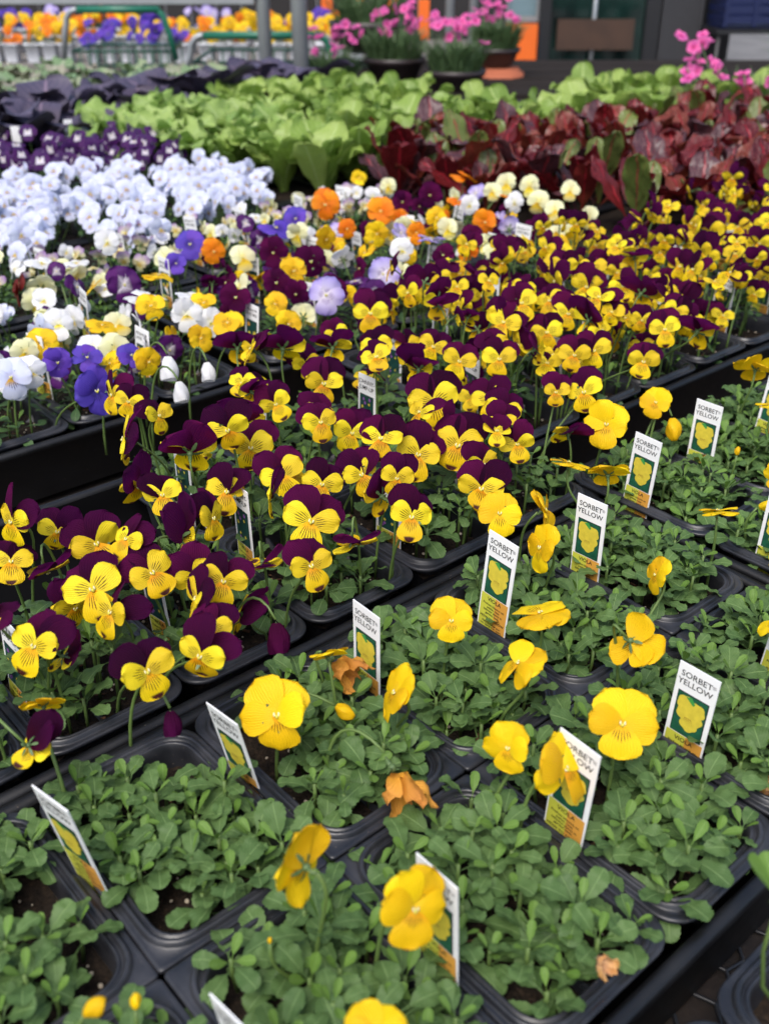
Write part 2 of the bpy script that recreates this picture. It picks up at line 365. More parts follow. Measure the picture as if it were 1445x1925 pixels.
flat(-2, -1, 6, 2, 'Y', 'front yellow tray', 'black carrier tray under the nearest yellow violas', 'packs of yellow violas', allp(range(6), (0, 1)))
flat(4.25, -.6, 5, 2, 'Y', 'right yellow tray', 'black carrier tray under the yellow violas at the right edge', 'packs of yellow violas', allp(range(5), (0, 1)) - {(4, 0), (2, 0), (3, 0)})
flat(-1.8, 1.15, 6, 2, 'J', 'left purple-yellow tray', 'half-empty black carrier tray under the nearer purple and yellow violas', 'packs of purple and yellow violas', allp(range(6), (0,)) | allp((3, 4, 5), (1,)))
flat(4.45, 1.9, 6, 2, 'J', 'right purple-yellow tray', 'black carrier tray under the dense purple and yellow violas', 'packs of purple and yellow violas')
flat(10.7, 1.9, 2, 2, 'J', 'farthest purple-yellow tray', 'black carrier tray of purple and yellow violas next to the chard', 'packs of purple and yellow violas')
flat(-.55, 4.04, 4, 2, 'M', 'left mixed tray', 'black carrier tray under the mixed violas at the left edge', 'packs of mixed violas')
flat(3.85, 4.10, 6, 2, 'M', 'middle mixed tray', 'black carrier tray under the mixed orange, cream and plum violas', 'packs of mixed violas')
flat(1.0, 6.35, 4, 1, 'C', 'left cream tray', 'black carrier tray under the small cream violas at left', 'packs of cream violas', None, ('only row',))
flat(5.2, 6.38, 4, 1, 'C', 'right cream tray', 'black carrier tray under the small cream violas before the lettuce', 'packs of cream violas', None, ('only row',))

# a tray with a seedling at the bottom right corner
for q, a in enumerate((-.15, .85)):
    px_, py_ = AB(a + .44, -1.68)
    p = add('cell_pack', None, None, T(px_, py_, RZ - .004) @ RZm(ANG), ('black cell pack at bottom right, empty of plants', 'black cell pack with one lobed seedling at the lower right corner')[q], 'cell pack')
    add('pack_shell', pack_mesh((True,) * 4), p); add('divider', divider_me, p); add('soil', soils[q], p)

# ------------------------------------------------------------------ leaves
def leaf_arr(L, Wd, stalk=.35, el0=0., el1=0., cup=.15, scal=0., ruf=0., rfreq=3., bull=0., ns=8, nt_=4, seed=0, tip=2.6, base=.8, stw=.06):
    """leaf growing along +Y from the origin, elevation bending from el0 to el1 (degrees)"""
    r_ = random.Random(seed); V = []; U = []
    ph = r_.uniform(0, 6); y = z = 0.; prev = 0.
    ph2 = r_.uniform(0, 6)
    ss = [0] + [stalk * .98] + [stalk + (1 - stalk) * math.sin(PI / 2 * (i / (ns - 1))) ** .9 for i in range(1, ns)]
    for i, s in enumerate(ss):
        k = max(0., (s - stalk) / (1 - stalk)) if stalk < 1 else s
        w = (k ** base) * math.sqrt(max(0., 1 - k ** tip)) * 1.25 * Wd / 2 if k > 0 else 0.
        w = max(w, stw * Wd / 2 * (1 if k < .95 else .3))
        if scal and 0 < k < .99: w *= 1 + scal * (1 if i % 2 else -1)
        el = rad(el0 + (el1 - el0) * s); ds = (s - prev) * L; prev = s
        y += ds * math.cos(el); z += ds * math.sin(el)
        ny, nz = -math.sin(el), math.cos(el)
        for j in range(nt_ + 1):
            t = -1 + 2 * j / nt_
            h = cup * abs(t) ** 1.6 * w + ruf * Wd * (abs(t) ** 2) * math.sin(rfreq * 2 * PI * s + ph + (2 if t > 0 else 0)) * min(1, k * 2)
            if bull and abs(t) < .99: h += bull * Wd * (math.sin(s * 23 + j * 2.1 + ph) * .5 + r_.uniform(-.5, .5)) * min(1, k * 3)
            V.append((t * w, y + ny * h, z + nz * h)); U.append((.5 + t * .5, s))
    return V, grid_faces(len(ss) - 1, nt_), U
def leaf_mesh(name, mat, **k):
    v, f, u = leaf_arr(**k); return mesh(name, v, f, mat, u)
vl = [leaf_mesh('leaf', M['leaf'], L=1., Wd=.58 + .05 * (q % 3), stalk=.20 + .05 * (q % 3), el0=22 - 5 * (q % 2), el1=-24 - 7 * (q % 4), cup=.04 + .12 * (q % 3), scal=.055, ruf=.06, ns=17, nt_=4, seed=q, tip=3.0, base=.62) for q in range(8)]
vy = [leaf_mesh('leaf', M['leaf_young'], L=1., Wd=.46 + .05 * (q % 3), stalk=.18, el0=14, el1=-12 + 6 * q, cup=.32, scal=.05, ns=10, nt_=4, seed=20 + q, tip=3, base=.7) for q in range(4)]
vd = [leaf_mesh('leaf', M['leaf_dark'], L=1., Wd=.46, stalk=.35, el0=15, el1=-25, cup=.15, scal=.05, ns=8, nt_=4, seed=30 + q, tip=3, base=.65) for q in range(4)]
def basis(n, up=Vector((0, 0, 1)), roll=0.):
    n = n.normalized(); x = up.cross(n)
    if x.length < 1e-3: x = Vector((1, 0, 0))
    x.normalize(); y = n.cross(x)
    return Matrix(((x.x, y.x, n.x, 0), (x.y, y.y, n.y, 0), (x.z, y.z, n.z, 0), (0, 0, 0, 1))) @ RZm(roll)
def rosette(r_, hgt):
    """list of (young?, matrix) in rosette space: stalk top at origin"""
    out = []; n_out = r_.randint(6, 7); a0 = r_.uniform(0, 360)
    for k in range(n_out + 3):
        yg = k >= n_out; a = a0 + k * 137.5 + r_.uniform(-14, 14)
        if not yg:
            lvl = k / n_out; L = r_.uniform(.0185, .0255) * (1 - .22 * lvl); el = r_.uniform(-12, 16) + 38 * lvl; z = -.008 + .008 * lvl
        else:
            L = r_.uniform(.009, .0135); el = r_.uniform(22, 56); z = .001
        m = T(0, 0, z) @ RZm(a) @ Matrix.Rotation(rad(el), 4, 'X') @ Matrix.Rotation(rad(r_.uniform(-18, 18)), 4, 'Y') @ T(0, .001, 0) @ S(L)
        out.append((yg, m))
    return out

# ------------------------------------------------------------------ flowers
def petal_arr(ang, L, Wd, back=0., cup=0., notch=0., ruf=.03, z0=0., seed=0, ns=7, nt_=6, ex=3.0, arch=0.):
    r_ = random.Random(seed); d = (math.sin(rad(ang)), math.cos(rad(ang))); p = (d[1], -d[0]); V = []; U = []; ph = r_.uniform(0, 6)
    for i in range(ns + 1):
        s = math.sin(PI / 2 * i / ns); f = (.16 + .84 * s ** .8) * math.sqrt(max(0, 1 - s ** ex)) * 1.32
        for j in range(nt_ + 1):
            t = -1 + 2 * j / nt_; x = t * Wd * f
            y = L * (s * (1 - .05 * t * t) - notch * math.exp(-(t / .35) ** 2) * s ** 8)
            z = z0 + back * (s ** 1.6) * L + cup * t * t * f + ruf * s * s * math.sin(4.2 * t + ph) + arch * math.sin(PI * s)
            V.append((p[0] * x + d[0] * y, p[1] * x + d[1] * y, z)); U.append((.5 + .5 * t, s))
    return V, grid_faces(ns, nt_), U
# order: upper left, upper right, side left, side right, lip
def spec(form, q):
    k = random.Random(q * 7 + (3 if form == 'J' else 0)); w = lambda v: v * k.uniform(.93, 1.08)
    if form == 'Y':
        return [dict(ang=-27 + k.uniform(-5, 5), L=w(1.0), Wd=w(.60), back=-.10, cup=-.06, z0=-.03, arch=.05), dict(ang=29 + k.uniform(-5, 5), L=w(1.), Wd=w(.60), back=-.14, cup=-.05, z0=-.06, arch=.05),
                dict(ang=-84 + k.uniform(-6, 6), L=w(.92), Wd=w(.52), back=.04, cup=-.05, z0=.015, arch=.07), dict(ang=84 + k.uniform(-6, 6), L=w(.92), Wd=w(.52), back=.02, cup=-.05, z0=.02, arch=.07),
                dict(ang=180 + k.uniform(-5, 5), L=w(.94), Wd=w(.62), back=-.06, cup=-.05, z0=.035, notch=.04, arch=.08)]
    if form == 'J':
        return [dict(ang=-30 + k.uniform(-8, 8), L=w(1.18), Wd=w(.63), back=-.38, cup=.05, z0=-.03, arch=.02), dict(ang=32 + k.uniform(-8, 8), L=w(1.18), Wd=w(.63), back=-.46, cup=.05, z0=-.06, arch=.02),
                dict(ang=-66 + k.uniform(-8, 8), L=w(.84), Wd=w(.45), back=.0, cup=-.05, z0=.015, arch=.06), dict(ang=64 + k.uniform(-8, 8), L=w(.84), Wd=w(.45), back=.0, cup=-.05, z0=.02, arch=.06),
                dict(ang=180 + k.uniform(-6, 6), L=w(.86), Wd=w(.55), back=-.10, cup=-.06, z0=.035, notch=.10, arch=.07)]
PM = {'Y': ('Y0', 'Y0', 'Y1'), 'J': ('J0', 'J1', 'J2'), 'or': ('or',) * 3, 'cr': ('cr', 'cr', 'crl'), 'ye': ('ye',) * 3, 'la': ('la',) * 3, 'ma': ('ma',) * 3, 'vi': ('vi',) * 3, 'pu': ('pu',) * 3,
      'wh': ('wh', 'wh', 'whl'), 'bl': ('bl', 'bl', 'bll'), 're': ('re',) * 3, 'cy': ('cyv', 'cy', 'cy'), 'dp': ('dp0', 'dp', 'dp')}
POS = (0, 0, 1, 1, 2)
petal_cache = {}
def petals(kind, q):
    if (kind, q) not in petal_cache:
        form = 'J' if kind in ('J', 'cy') else 'Y'; ruf = .06 if form == 'J' else (.075 if kind in ('la', 'pu') else .05); out = []
        for i, s in enumerate(spec(form, q)):
            v, f, u = petal_arr(seed=q * 11 + i, ruf=ruf, **s); out.append((v, f, u, M[PM[kind][POS[i]]]))
        petal_cache[kind, q] = [mesh('petal', v, f, m, u) for v, f, u, m in out], out
    return petal_cache[kind, q]
b = MB(); b.ball((0, .0, .09), .045, .06, .05, 8, 5, 0); b.ball((-.055, .05, .085), .028, .06, .025, 6, 4, 1); b.ball((.055, .05, .085), .028, .06, .025, 6, 4, 1)
eye_data = (b.v, b.f, b.m); eye_me = b.me('flower', [M['eye'], M['tuft']])
b = MB()
for k in range(5):
    v, f, u = leaf_arr(L=.44, Wd=.15, stalk=.02, el0=-20, el1=35, ns=4, nt_=2, base=.3, tip=1.5); R_ = T(0, 0, -.13) @ RZm(72 * k + 36)
    b.add([R_ @ Vector(p) for p in v], f, 0, u)
b.ball((0, 0, -.13), .10, .10, .10, 8, 5); b.tube([(0, 0, -.1), (0, -.08, -.3), (0, -.06, -.42)], [.07, .06, .02], 6)
calyx_data = (b.v, b.f); calyx_me = b.me('calyx', M['sepal'])
def whole(kind, q):
    """all petals of one small far flower in one mesh"""
    b = MB(); mats = [M['eye'], M['tuft']]; _, arr = petals(kind, q)
    for v, f, u, m in arr:
        if m not in mats: mats.append(m)
        b.add(v, f, mats.index(m), u)
    o = len(b.v); b.v += eye_data[0]; b.f += [tuple(i + o for i in g) for g in eye_data[1]]; b.m += eye_data[2]; b.u += [(0, 0)] * len(eye_data[0])
    mats.append(M['sepal']); b.add(calyx_data[0], calyx_data[1], len(mats) - 1)
    return b.me('flower', mats)
def bud_mesh(mat, open_=0., crumple=0., seed=1):
    r_ = random.Random(seed); b = MB(); k, q = 20, 9; v = []; uv = []
    for i in range(q + 1):
        s = i / q; rr = .42 * math.sin(PI * (.10 + (.82 - .25 * open_) * s)) ** .8 + open_ * .32 * s * s
        for j in range(k):
            a = 2 * PI * j / k; w_ = rr * (1 + .16 * math.sin(3 * a + 3.5 * s) + crumple * r_.uniform(-.35, .35)); 
            v.append((w_ * math.cos(a), w_ * math.sin(a) * (.8 if crumple else 1), -.35 + 1.25 * s + crumple * r_.uniform(-.12, .12))); uv.append((.5 + .3 * math.sin(a), .3 + .6 * s))
    f = [(i * k + j, i * k + (j + 1) % k, (i + 1) * k + (j + 1) % k, (i + 1) * k + j) for i in range(q) for j in range(k)]
    if open_ == 0: f.append(tuple(q * k + j for j in range(k)))
    b.add(v, f, 0, uv)
    for c in range(5):
        lv, lf, lu = leaf_arr(L=.7, Wd=.22, stalk=.02, el0=55, el1=85, ns=4, nt_=2, base=.3, tip=1.5); R_ = T(0, 0, -.42) @ RZm(72 * c)
        b.add([R_ @ Vector(p) + Vector((0, 0, 0)) for p in lv], lf, 1, lu)
    return b.me('bud', [mat, M['sepal']])
def wilt_mesh(mat, seed):
    r_ = random.Random(seed); b = MB()
    for i in range(5):
        v, f, u = petal_arr(ang=72 * i + r_.uniform(-15, 15), L=r_.uniform(.9, 1.1), Wd=.55, back=.75 + r_.uniform(-.25, .25), cup=.25, ruf=.16, seed=seed + i, ns=9, nt_=8)
        q = [r_.uniform(0, 6) for _ in range(3)]
        v = [(x * (.62 - .12 * z) + .05 * math.sin(9 * z + q[0] + 7 * x), y * (.62 - .12 * z) + .05 * math.sin(8 * x + q[1] + 6 * z), z * .9 + .06 * math.sin(11 * x + 9 * y + q[2])) for x, y, z in v]
        b.add(v, f, 0, u)
    b.add(calyx_data[0], calyx_data[1], 1)
    return b.me('wilted_flower', [mat, M['sepal']])
buds = {'B': bud_mesh(M['Y0']), 'K': bud_mesh(M['J0'], .35, .12, 3), 'BW': bud_mesh(M['wh'], .45, .10, 12), 'BV': bud_mesh(M['vi'], .45, .10, 13), 'W': wilt_mesh(M['wilt'], 5), 'WP': wilt_mesh(M['wiltp'], 8)}
def stem_obj(parent, p0, p1, n, r=.0010, name='stem'):
    p0, p1 = Vector(p0), Vector(p1); h = p1.z - p0.z; back = p1 - n * max(.004, h * .12)
    c1 = p0 + Vector((0, 0, h * .55)) + (p1 - p0) * .1; c2 = back + Vector((0, 0, max(0, -n.z) * .012 - .012)) - n * .006; pts = []
    for i in range(11):
        t = i / 10; s = 1 - t; pts.append(p0 * s ** 3 + c1 * 3 * s * s * t + c2 * 3 * s * t * t + p1 * t ** 3)
    if n.z < -.3:                                        # nodding flower: the stalk arches over it
        c1 = p0 + Vector((0, 0, h * .9)); c2 = p1 - n * .028 + Vector(((p0 - p1).x, (p0 - p1).y, 0)) * .4; pts = []
        for i in range(11):
            t = i / 10; s = 1 - t; pts.append(p0 * s ** 3 + c1 * 3 * s * s * t + c2 * 3 * s * t * t + p1 * t ** 3)
    b = MB(); b.tube(pts, [r * (1.15 - .3 * i / 10) for i in range(11)], 6); return add(name, b.me('stem', M['stem']), parent)
def dirv(az, el): return Vector((math.cos(rad(az)) * math.cos(rad(el)), math.sin(rad(az)) * math.cos(rad(el)), math.sin(rad(el))))
def put_flower(clump, base, kind, x, y, z, diam, az, el, roll, r_):
    """x, y, z in world; clump is an Empty at base"""
    n = dirv(az, el); loc = Vector((x, y, z)) - Vector(base)
    if kind in buds:
        s = diam * (.85 if kind[0] == 'B' else 1.) / 1.2; o = add('bud' if kind[0] == 'B' else 'wilted_flower', buds['WP' if kind == 'W' and diam < .016 else kind], clump, Matrix.Translation(loc) @ basis(n, roll=roll) @ S(s))
        tail = loc - n * s * .5; nn = -n
        if z > RZ + .015:
            sd = -.022 if n.z < -.3 else 0.; stem_obj(clump, (tail.x * .9 + sd + r_.uniform(-.008, .008), tail.y * .9 + .006, -.016), tail, n)
        return o
    s = diam / (2.0 if kind != 'J' else 1.62)
    q = r_.randrange(6); pm, _ = petals(kind, q)
    fl = add('flower', eye_me, clump, Matrix.Translation(loc) @ basis(n, roll=roll) @ S(s))
    wob = 14 if el < 55 and r_.random() < .55 else 6
    for i, me in enumerate(pm):
        add('petal', me, fl, Matrix.Rotation(rad(r_.gauss(0, wob)), 4, 'X') @ Matrix.Rotation(rad(r_.gauss(0, wob)), 4, 'Y') @ RZm(r_.uniform(-5, 5)) @ S(r_.uniform(.95, 1.05)))
    add('calyx', calyx_me, fl)
    hb = loc - n * s * .3
    dx, dy = loc.x - n.x * .012 + r_.uniform(-.012, .012), loc.y - n.y * .012 + r_.uniform(-.004, .016)
    c, s_ = ux, uy; lx, ly = dx * c + dy * s_, -dx * s_ + dy * c                   # keep the stem's foot inside its own pack
    lx = max(-.032, min(.032, lx)); ly = max(-.052, min(.052, ly))
    stem_obj(clump, (lx * c - ly * s_, lx * s_ + ly * c, -.016), hb, n, .0010 if kind == 'Y' else .0009)
    return fl

# flowers with a place of their own: kind, a, b, height above rim (m), diameter (mm), azimuth, elevation, roll
SORBET = [
('Y', 0.12, 0.41, 0.048, 41.0, -92, 35, 8),('Y', 1.41, 0.4, 0.05, 29.9, -93, 30, 0),('Y', 1.44, -0.47, 0.05, 39.8, -98, 41, -5),
('Y', 0.9, -0.26, 0.045, 29.2, -141, 24, 20),('Y', 0.96, -0.48, 0.05, 36.5, -40, 20, 20),('Y', -0.45, -0.27, 0.06, 37.2, 150, -10, 25),
('Y', -0.24, -0.61, 0.06, 35.5, -57, 21, -25),('Y', -0.72, -0.84, 0.06, 27.7, -86, 70, 0),('Y', 0.79, 0.27, 0.04, 35.5, -168, 31, 0),
('Y', 0.68, 0.6, 0.045, 25.1, 109, 43, 0),('Y', 1.46, 0.05, 0.045, 33.5, 169, 54, 0),('Y', 1.85, 0.18, 0.052, 36.8, 129, 70, 0),
('Y', 2.07, -0.19, 0.05, 35.5, 8, -45, 15),('Y', 2.99, 0.14, 0.035, 25.6, -167, 15, 15),('Y', 3.81, 0.2, 0.05, 29.1, 94, 66, 0),
('Y', 2.52, 0.85, 0.055, 34.9, -97, 30, 0),('Y', 2.87, 0.77, 0.05, 33.4, -19, 24, 0),('Y', 2.53, 0.58, 0.045, 36.4, -157, 14, 20),
('Y', 3.69, 0.82, 0.05, 35.7, 92, 37, 0),('Y', 3.59, 1.03, 0.05, 33.6, 66, 64, 10),('Y', 4.29, 1.16, 0.055, 40.3, -109, 24, 0),
('Y', 5.2, 1.26, 0.045, 29.9, -118, 26, 0),('Y', 6.52, 1.13, 0.05, 40.5, 73, 41, 0),('Y', 5.94, 0.77, 0.045, 29.8, 83, 68, 0),
('Y', 4.85, 0.26, 0.04, 26.3, -125, 29, 0),('Y', 3.73, -0.2, 0.04, 20.7, -146, 31, 0),('Y', 2.95, -0.49, 0.045, 27.7, 160, 56, 0),
('Y', -0.77, 1.07, 0.045, 26.2, 100, 36, 0),('B', 0.59, 0.44, 0.025, 13.1, -26, -19, 0),('B', 5.23, 1.13, 0.03, 21.7, -86, -50, 0),
('B', -1.43, -0.21, 0.045, 11.9, 7, 44, 0),('B', -1.27, -0.25, 0.04, 6.9, 87, 65, 0),('B', 5.17, 0.65, 0.03, 7.7, 67, 70, 0),
('B', 4.5, 0.2, 0.03, 12.4, -5, 20, 0),('B', -0.65, -0.28, 0.03, 3.1, 83, 74, 0),('W', 0.8, 0.66, 0.03, 24.4, -34, -16, 0),
('W', 0.52, 0.06, 0.02, 28.6, -60, -28, 0),('W', 0.49, -0.92, 0.012, 12.5, -55, 14, 0),('W', 2.21, -0.78, -0.008, 14.4, -35, 51, 0),
]
OTHERS = [
('J', -0.01, 2.02, 0.062, 25.3, -75, 30, -22),('J', 0.12, 1.8, 0.062, 33.1, -65, 29, 15),('J', -0.15, 1.47, 0.062, 36.3, -80, 39, 18),
('J', 0.22, 1.42, 0.062, 30.1, -54, 36, 20),('J', 0.5, 1.16, 0.062, 29.6, -75, 33, -17),('J', -0.3, 0.83, 0.062, 31.2, -66, 36, 13),
('J', -0.01, 0.78, 0.062, 29.4, -110, 25, -12),('J', -0.67, 1.26, 0.062, 31.2, -102, 31, -18),('J', 1.36, 1.32, 0.062, 37.1, -84, 30, -19),
('J', 1.02, 1.01, 0.062, 29.4, -64, 35, 6),('J', 1.92, 1.04, 0.062, 30.5, -84, 30, -13),('J', 0.79, 2.01, 0.062, 27.3, -75, 28, 3),
('J', 1.16, 1.83, 0.062, 29.6, -73, 28, -11),('J', 1.7, 2.16, 0.062, 34.5, -81, 26, -4),('J', 1.62, 1.79, 0.062, 32.1, -83, 27, 21),
('J', 1.75, 1.58, 0.062, 27.9, -85, 28, -14),('J', 2.07, 1.53, 0.062, 29.9, -81, 27, 19),('J', 2.81, 2.5, 0.07, 34.1, -79, 28, -7),
('J', 2.24, 2.44, 0.07, 27.6, -77, 23, 20),('J', 3.73, 2.75, 0.07, 30.4, -101, 20, 7),('J', 3.27, 1.87, 0.07, 41.2, -92, 23, 13),
('J', 2.95, 1.45, 0.062, 38.6, -94, 26, -13),('J', 2.61, 1.51, 0.062, 34.9, -91, 26, -18),('J', 2.58, 1.02, 0.062, 32.8, -95, 28, -3),
('J', 3.33, 1.25, 0.062, 26.9, -91, 26, 12),('J', 3.54, 1.51, 0.07, 29.6, -96, 24, -18),('J', 4.08, 2.23, 0.07, 30.4, -94, 21, -16),
('J', 4.4, 2.09, 0.07, 30.6, -96, 21, -3),('J', 4.16, 2.53, 0.07, 28.6, -92, 20, -21),('J', 4.2, 1.5, 0.07, 22.3, -100, 23, -1),
('J', 4.38, 1.39, 0.07, 31.8, -101, 23, 15),('J', 5.0, 1.82, 0.07, 28.0, -101, 21, -4),('J', 5.23, 1.79, 0.07, 30.2, -102, 20, 1),
('J', 5.35, 1.46, 0.07, 30.4, -104, 15, -2),('J', 5.28, 2.22, 0.07, 29.6, -99, 25, 11),('J', 5.25, 2.6, 0.07, 35.8, -90, 19, -13),
('J', 2.47, 1.95, 0.062, 28.3, -69, 24, -17),('J', 2.39, 2.17, 0.07, 28.7, -73, 23, -7),('J', 6.23, 1.73, 0.07, 29.8, -100, 19, 11),
('J', 6.73, 2.7, 0.07, 36.7, -95, 17, -13),('J', 7.12, 3.23, 0.07, 35.5, -100, 22, -16),('J', 6.78, 1.92, 0.07, 25.0, -106, 18, -22),
('J', 9.75, 2.99, 0.07, 40.6, -107, 14, 16),('J', 5.82, 2.82, 0.07, 26.8, -91, 18, -18),('J', 4.34, 3.31, 0.07, 34.2, -95, 19, -2),
('J', 5.87, 2.38, 0.07, 31.1, -94, 19, -11),('J', 0.91, 2.52, 0.075, 38.4, -175, 10, -20),('J', 1.19, 2.19, 0.075, 39.5, 98, 22, 0),
('J', 0.74, 2.21, 0.06, 31.3, -37, -26, 0),('J', 0.62, 1.61, 0.06, 37.0, 25, -21, 0),('J', 0.29, 1.14, 0.06, 30.6, -169, 24, 0),
('J', -0.2, 1.88, 0.05, 28.0, -41, -63, 0),('J', -0.5, 1.28, 0.045, 20.5, 10, -61, 0),('J', 0.96, 1.33, 0.045, 25.3, -58, -70, 0),
('J', 1.59, 1.2, 0.045, 29.6, -70, -76, 0),('K', 0.71, 0.99, 0.03, 17.5, -79, -54, 0),('K', -0.22, 0.8, 0.03, 12.8, -78, -54, 0),
('J', -0.97, 0.88, 0.045, 23.6, 42, -58, 0),('J', 1.86, 2.38, 0.07, 34.4, 81, 1, 0),('J', 1.99, 1.33, 0.06, 30.8, 139, -5, 0),
('J', 0.19, 0.92, 0.06, 23.4, -92, 47, 0),('J', 3.38, 2.9, 0.075, 32.9, 77, 19, 0),('J', 3.71, 2.32, 0.07, 34.1, 70, 18, 0),
('J', 2.7, 3.3, 0.075, 37.6, 88, 20, 0),('J', 3.02, 3.11, 0.075, 40.0, 85, 30, 0),('J', 5.79, 2.14, 0.075, 35.2, 51, 7, 0),
('J', 6.9, 2.27, 0.075, 37.8, 50, 8, 0),('J', 6.61, 1.63, 0.065, 37.9, 45, 12, 0),('or', 4.51, 5.55, 0.065, 32.7, -69, 5, -13),
('cr', 4.83, 5.44, 0.055, 35.6, -73, 28, 9),('ye', 4.97, 4.82, 0.055, 35.4, -76, 20, 5),('la', 4.68, 4.13, 0.055, 44.4, -78, 26, -9),
('la', 5.72, 4.27, 0.055, 41.2, -100, 19, -2),('or', 7.47, 5.7, 0.065, 44.6, -85, 23, 6),('or', 7.13, 6.29, 0.065, 48.6, -102, 4, -9),
('or', 10.08, 6.34, 0.065, 49.3, 17, 74, -7),('or', 8.15, 4.72, 0.065, 36.0, -97, 12, 8),('or', 11.55, 6.79, 0.065, 37.1, 75, 71, 10),
('ma', 3.86, 4.54, 0.055, 36.2, -94, 30, 9),('ma', 4.53, 4.65, 0.055, 36.6, -71, 16, 8),('ma', 5.38, 4.95, 0.055, 45.2, -85, 17, 13),
('ma', 5.04, 5.18, 0.065, 38.8, -78, 5, 2),('ye', 6.61, 5.07, 0.065, 35.9, -82, 8, 13),('or', 7.06, 4.87, 0.065, 29.4, -86, 18, -8),
('ma', 8.1, 5.87, 0.065, 34.2, -76, 7, 7),('ma', 8.72, 5.91, 0.065, 38.2, -100, 4, -13),('ye', 7.81, 5.15, 0.065, 33.7, -75, 27, 0),
('vi', 4.46, 5.88, 0.065, 39.8, -82, 29, -7),('vi', 4.07, 5.68, 0.055, 28.7, -75, 12, 8),('vi', 5.77, 5.83, 0.065, 50.1, -32, 75, 0),
('vi', 6.29, 6.01, 0.065, 37.8, -101, 29, 12),('pu', 2.68, 5.61, 0.055, 35.0, -16, 17, 3),('pu', 3.15, 5.42, 0.055, 44.6, -65, 10, 5),
('cr', 2.37, 5.79, 0.055, 38.5, 104, 18, -5),('cr', 2.06, 5.14, 0.055, 38.0, 42, 73, 10),('wh', 1.94, 4.87, 0.055, 33.7, -81, 17, 2),
('wh', 3.72, 6.44, 0.065, 36.3, -66, 14, 6),('wh', 3.12, 6.25, 0.055, 35.0, -11, 81, 4),('wh', 2.8, 6.44, 0.055, 38.7, -5, 72, -5),
('wh', 3.12, 4.44, 0.055, 36.8, -71, 11, 2),('wh', 3.1, 5.0, 0.055, 47.5, 45, 75, -9),('wh', 3.55, 4.81, 0.055, 42.2, 24, 70, -7),
('ye', 3.64, 5.46, 0.055, 36.2, 35, 75, -13),('ye', 2.99, 4.8, 0.055, 34.3, -68, 24, 10),('ye', 1.57, 4.57, 0.055, 34.2, -79, 32, -9),
('ye', 2.28, 4.63, 0.055, 32.6, -25, 71, 1),('cr', 1.33, 4.49, 0.055, 29.5, -66, 9, -15),('bl', 0.96, 4.11, 0.055, 39.0, -76, 35, 7),
('vi', 1.45, 4.16, 0.055, 30.7, -58, 19, -1),('vi', 1.73, 4.12, 0.055, 31.1, -67, 32, 2),('vi', 1.41, 3.55, 0.055, 43.3, -63, 15, 7),
('vi', 2.08, 3.96, 0.055, 28.3, -46, 37, 7),('BV', 1.67, 3.39, 0.055, 21.6, -69, -53, 11),('ye', 2.12, 3.78, 0.055, 29.9, -50, 3, 1),
('BW', 2.25, 3.68, 0.055, 24.0, -78, -54, -13),('BW', 2.02, 3.27, 0.055, 20.0, -69, -53, -13),('BW', 2.47, 3.44, 0.055, 19.0, -79, -54, 12),
('ye', 4.06, 4.21, 0.055, 28.9, -101, 21, -15),('ye', 3.77, 3.77, 0.055, 30.6, -67, 16, -7),('re', 2.13, 5.85, 0.055, 38.2, -163, 13, 5),
('bl', 3.05, 7.21, 0.065, 34.6, -67, 7, 9),('wh', 1.14, 4.12, 0.055, 32.9, -73, 14, 14),('ye', 3.48, 4.59, 0.055, 31.2, -68, 42, 14),
('bl', 4.59, 6.54, 0.065, 33.9, -86, 7, 0),('cr', 5.81, 5.55, 0.065, 33.3, -99, 8, -9),('ye', 5.93, 5.23, 0.065, 36.6, -46, -12, 5),
('wh', 6.33, 4.52, 0.065, 31.6, -88, 5, 7),('la', 6.98, 4.6, 0.065, 39.2, 58, 69, 6),('cr', 7.52, 4.78, 0.065, 31.2, -94, 8, 13),
('cr', 10.21, 5.78, 0.065, 35.2, -99, 11, -1),('cr', 10.35, 5.52, 0.065, 36.4, -105, 12, 3),('cr', 9.62, 4.95, 0.065, 35.7, -93, 7, -9),
('wh', 9.35, 5.11, 0.065, 32.7, -102, 7, 3),('cr', 10.59, 5.09, 0.065, 31.1, -98, 21, -4),('cr', 9.42, 4.61, 0.065, 31.8, -101, 15, -2),
('ye', 8.7, 7.06, 0.065, 29.4, -86, 22, 4),('cr', 9.63, 5.6, 0.065, 31.0, -81, 15, -3),('wh', 8.73, 5.33, 0.065, 31.0, -95, 5, -3),
('or', 8.73, 5.49, 0.065, 34.2, -64, 78, 12),('or', 9.55, 5.31, 0.065, 33.4, 76, 71, 7),('wh', 8.0, 6.25, 0.065, 30.4, -85, 11, 5),
('cr', 8.67, 6.53, 0.065, 28.5, -86, 13, 6),('ma', 6.57, 4.16, 0.065, 31.1, -111, 26, 11),('or', 6.49, 5.4, 0.065, 27.1, -88, 8, 6),
('pu', 2.79, 6.13, 0.055, 24.4, -81, 21, -5),('pu', 5.62, 6.19, 0.065, 27.6, -73, 11, 12),
]

# ------------------------------------------------------------------ plants in the packs
def nearest_pack(kind, a, b_):
    best = None
    for p in packs:
        if p['kind'] != kind and not (kind == 'M' and p['kind'] == 'C'): continue
        d = math.hypot(max(p['a'] + .12 - a, 0, a - p['a'] - .88) * DU, max(p['b'] + .1 - b_, 0, b_ - p['b'] - .9) * DW)
        if best is None or d < best[0]: best = (d, p)
    return best[1]
KN = {'Y': 'Y', 'B': 'Y', 'W': 'Y', 'J': 'J', 'K': 'J'}
for e in SORBET + OTHERS:
    p = nearest_pack(KN.get(e[0], 'M'), e[1], e[2]); x, y = AB(e[1], e[2])
    p['flowers'].append((e[0], x, y, RZ + e[3], e[4] / 1000, e[5], e[6], e[7]))
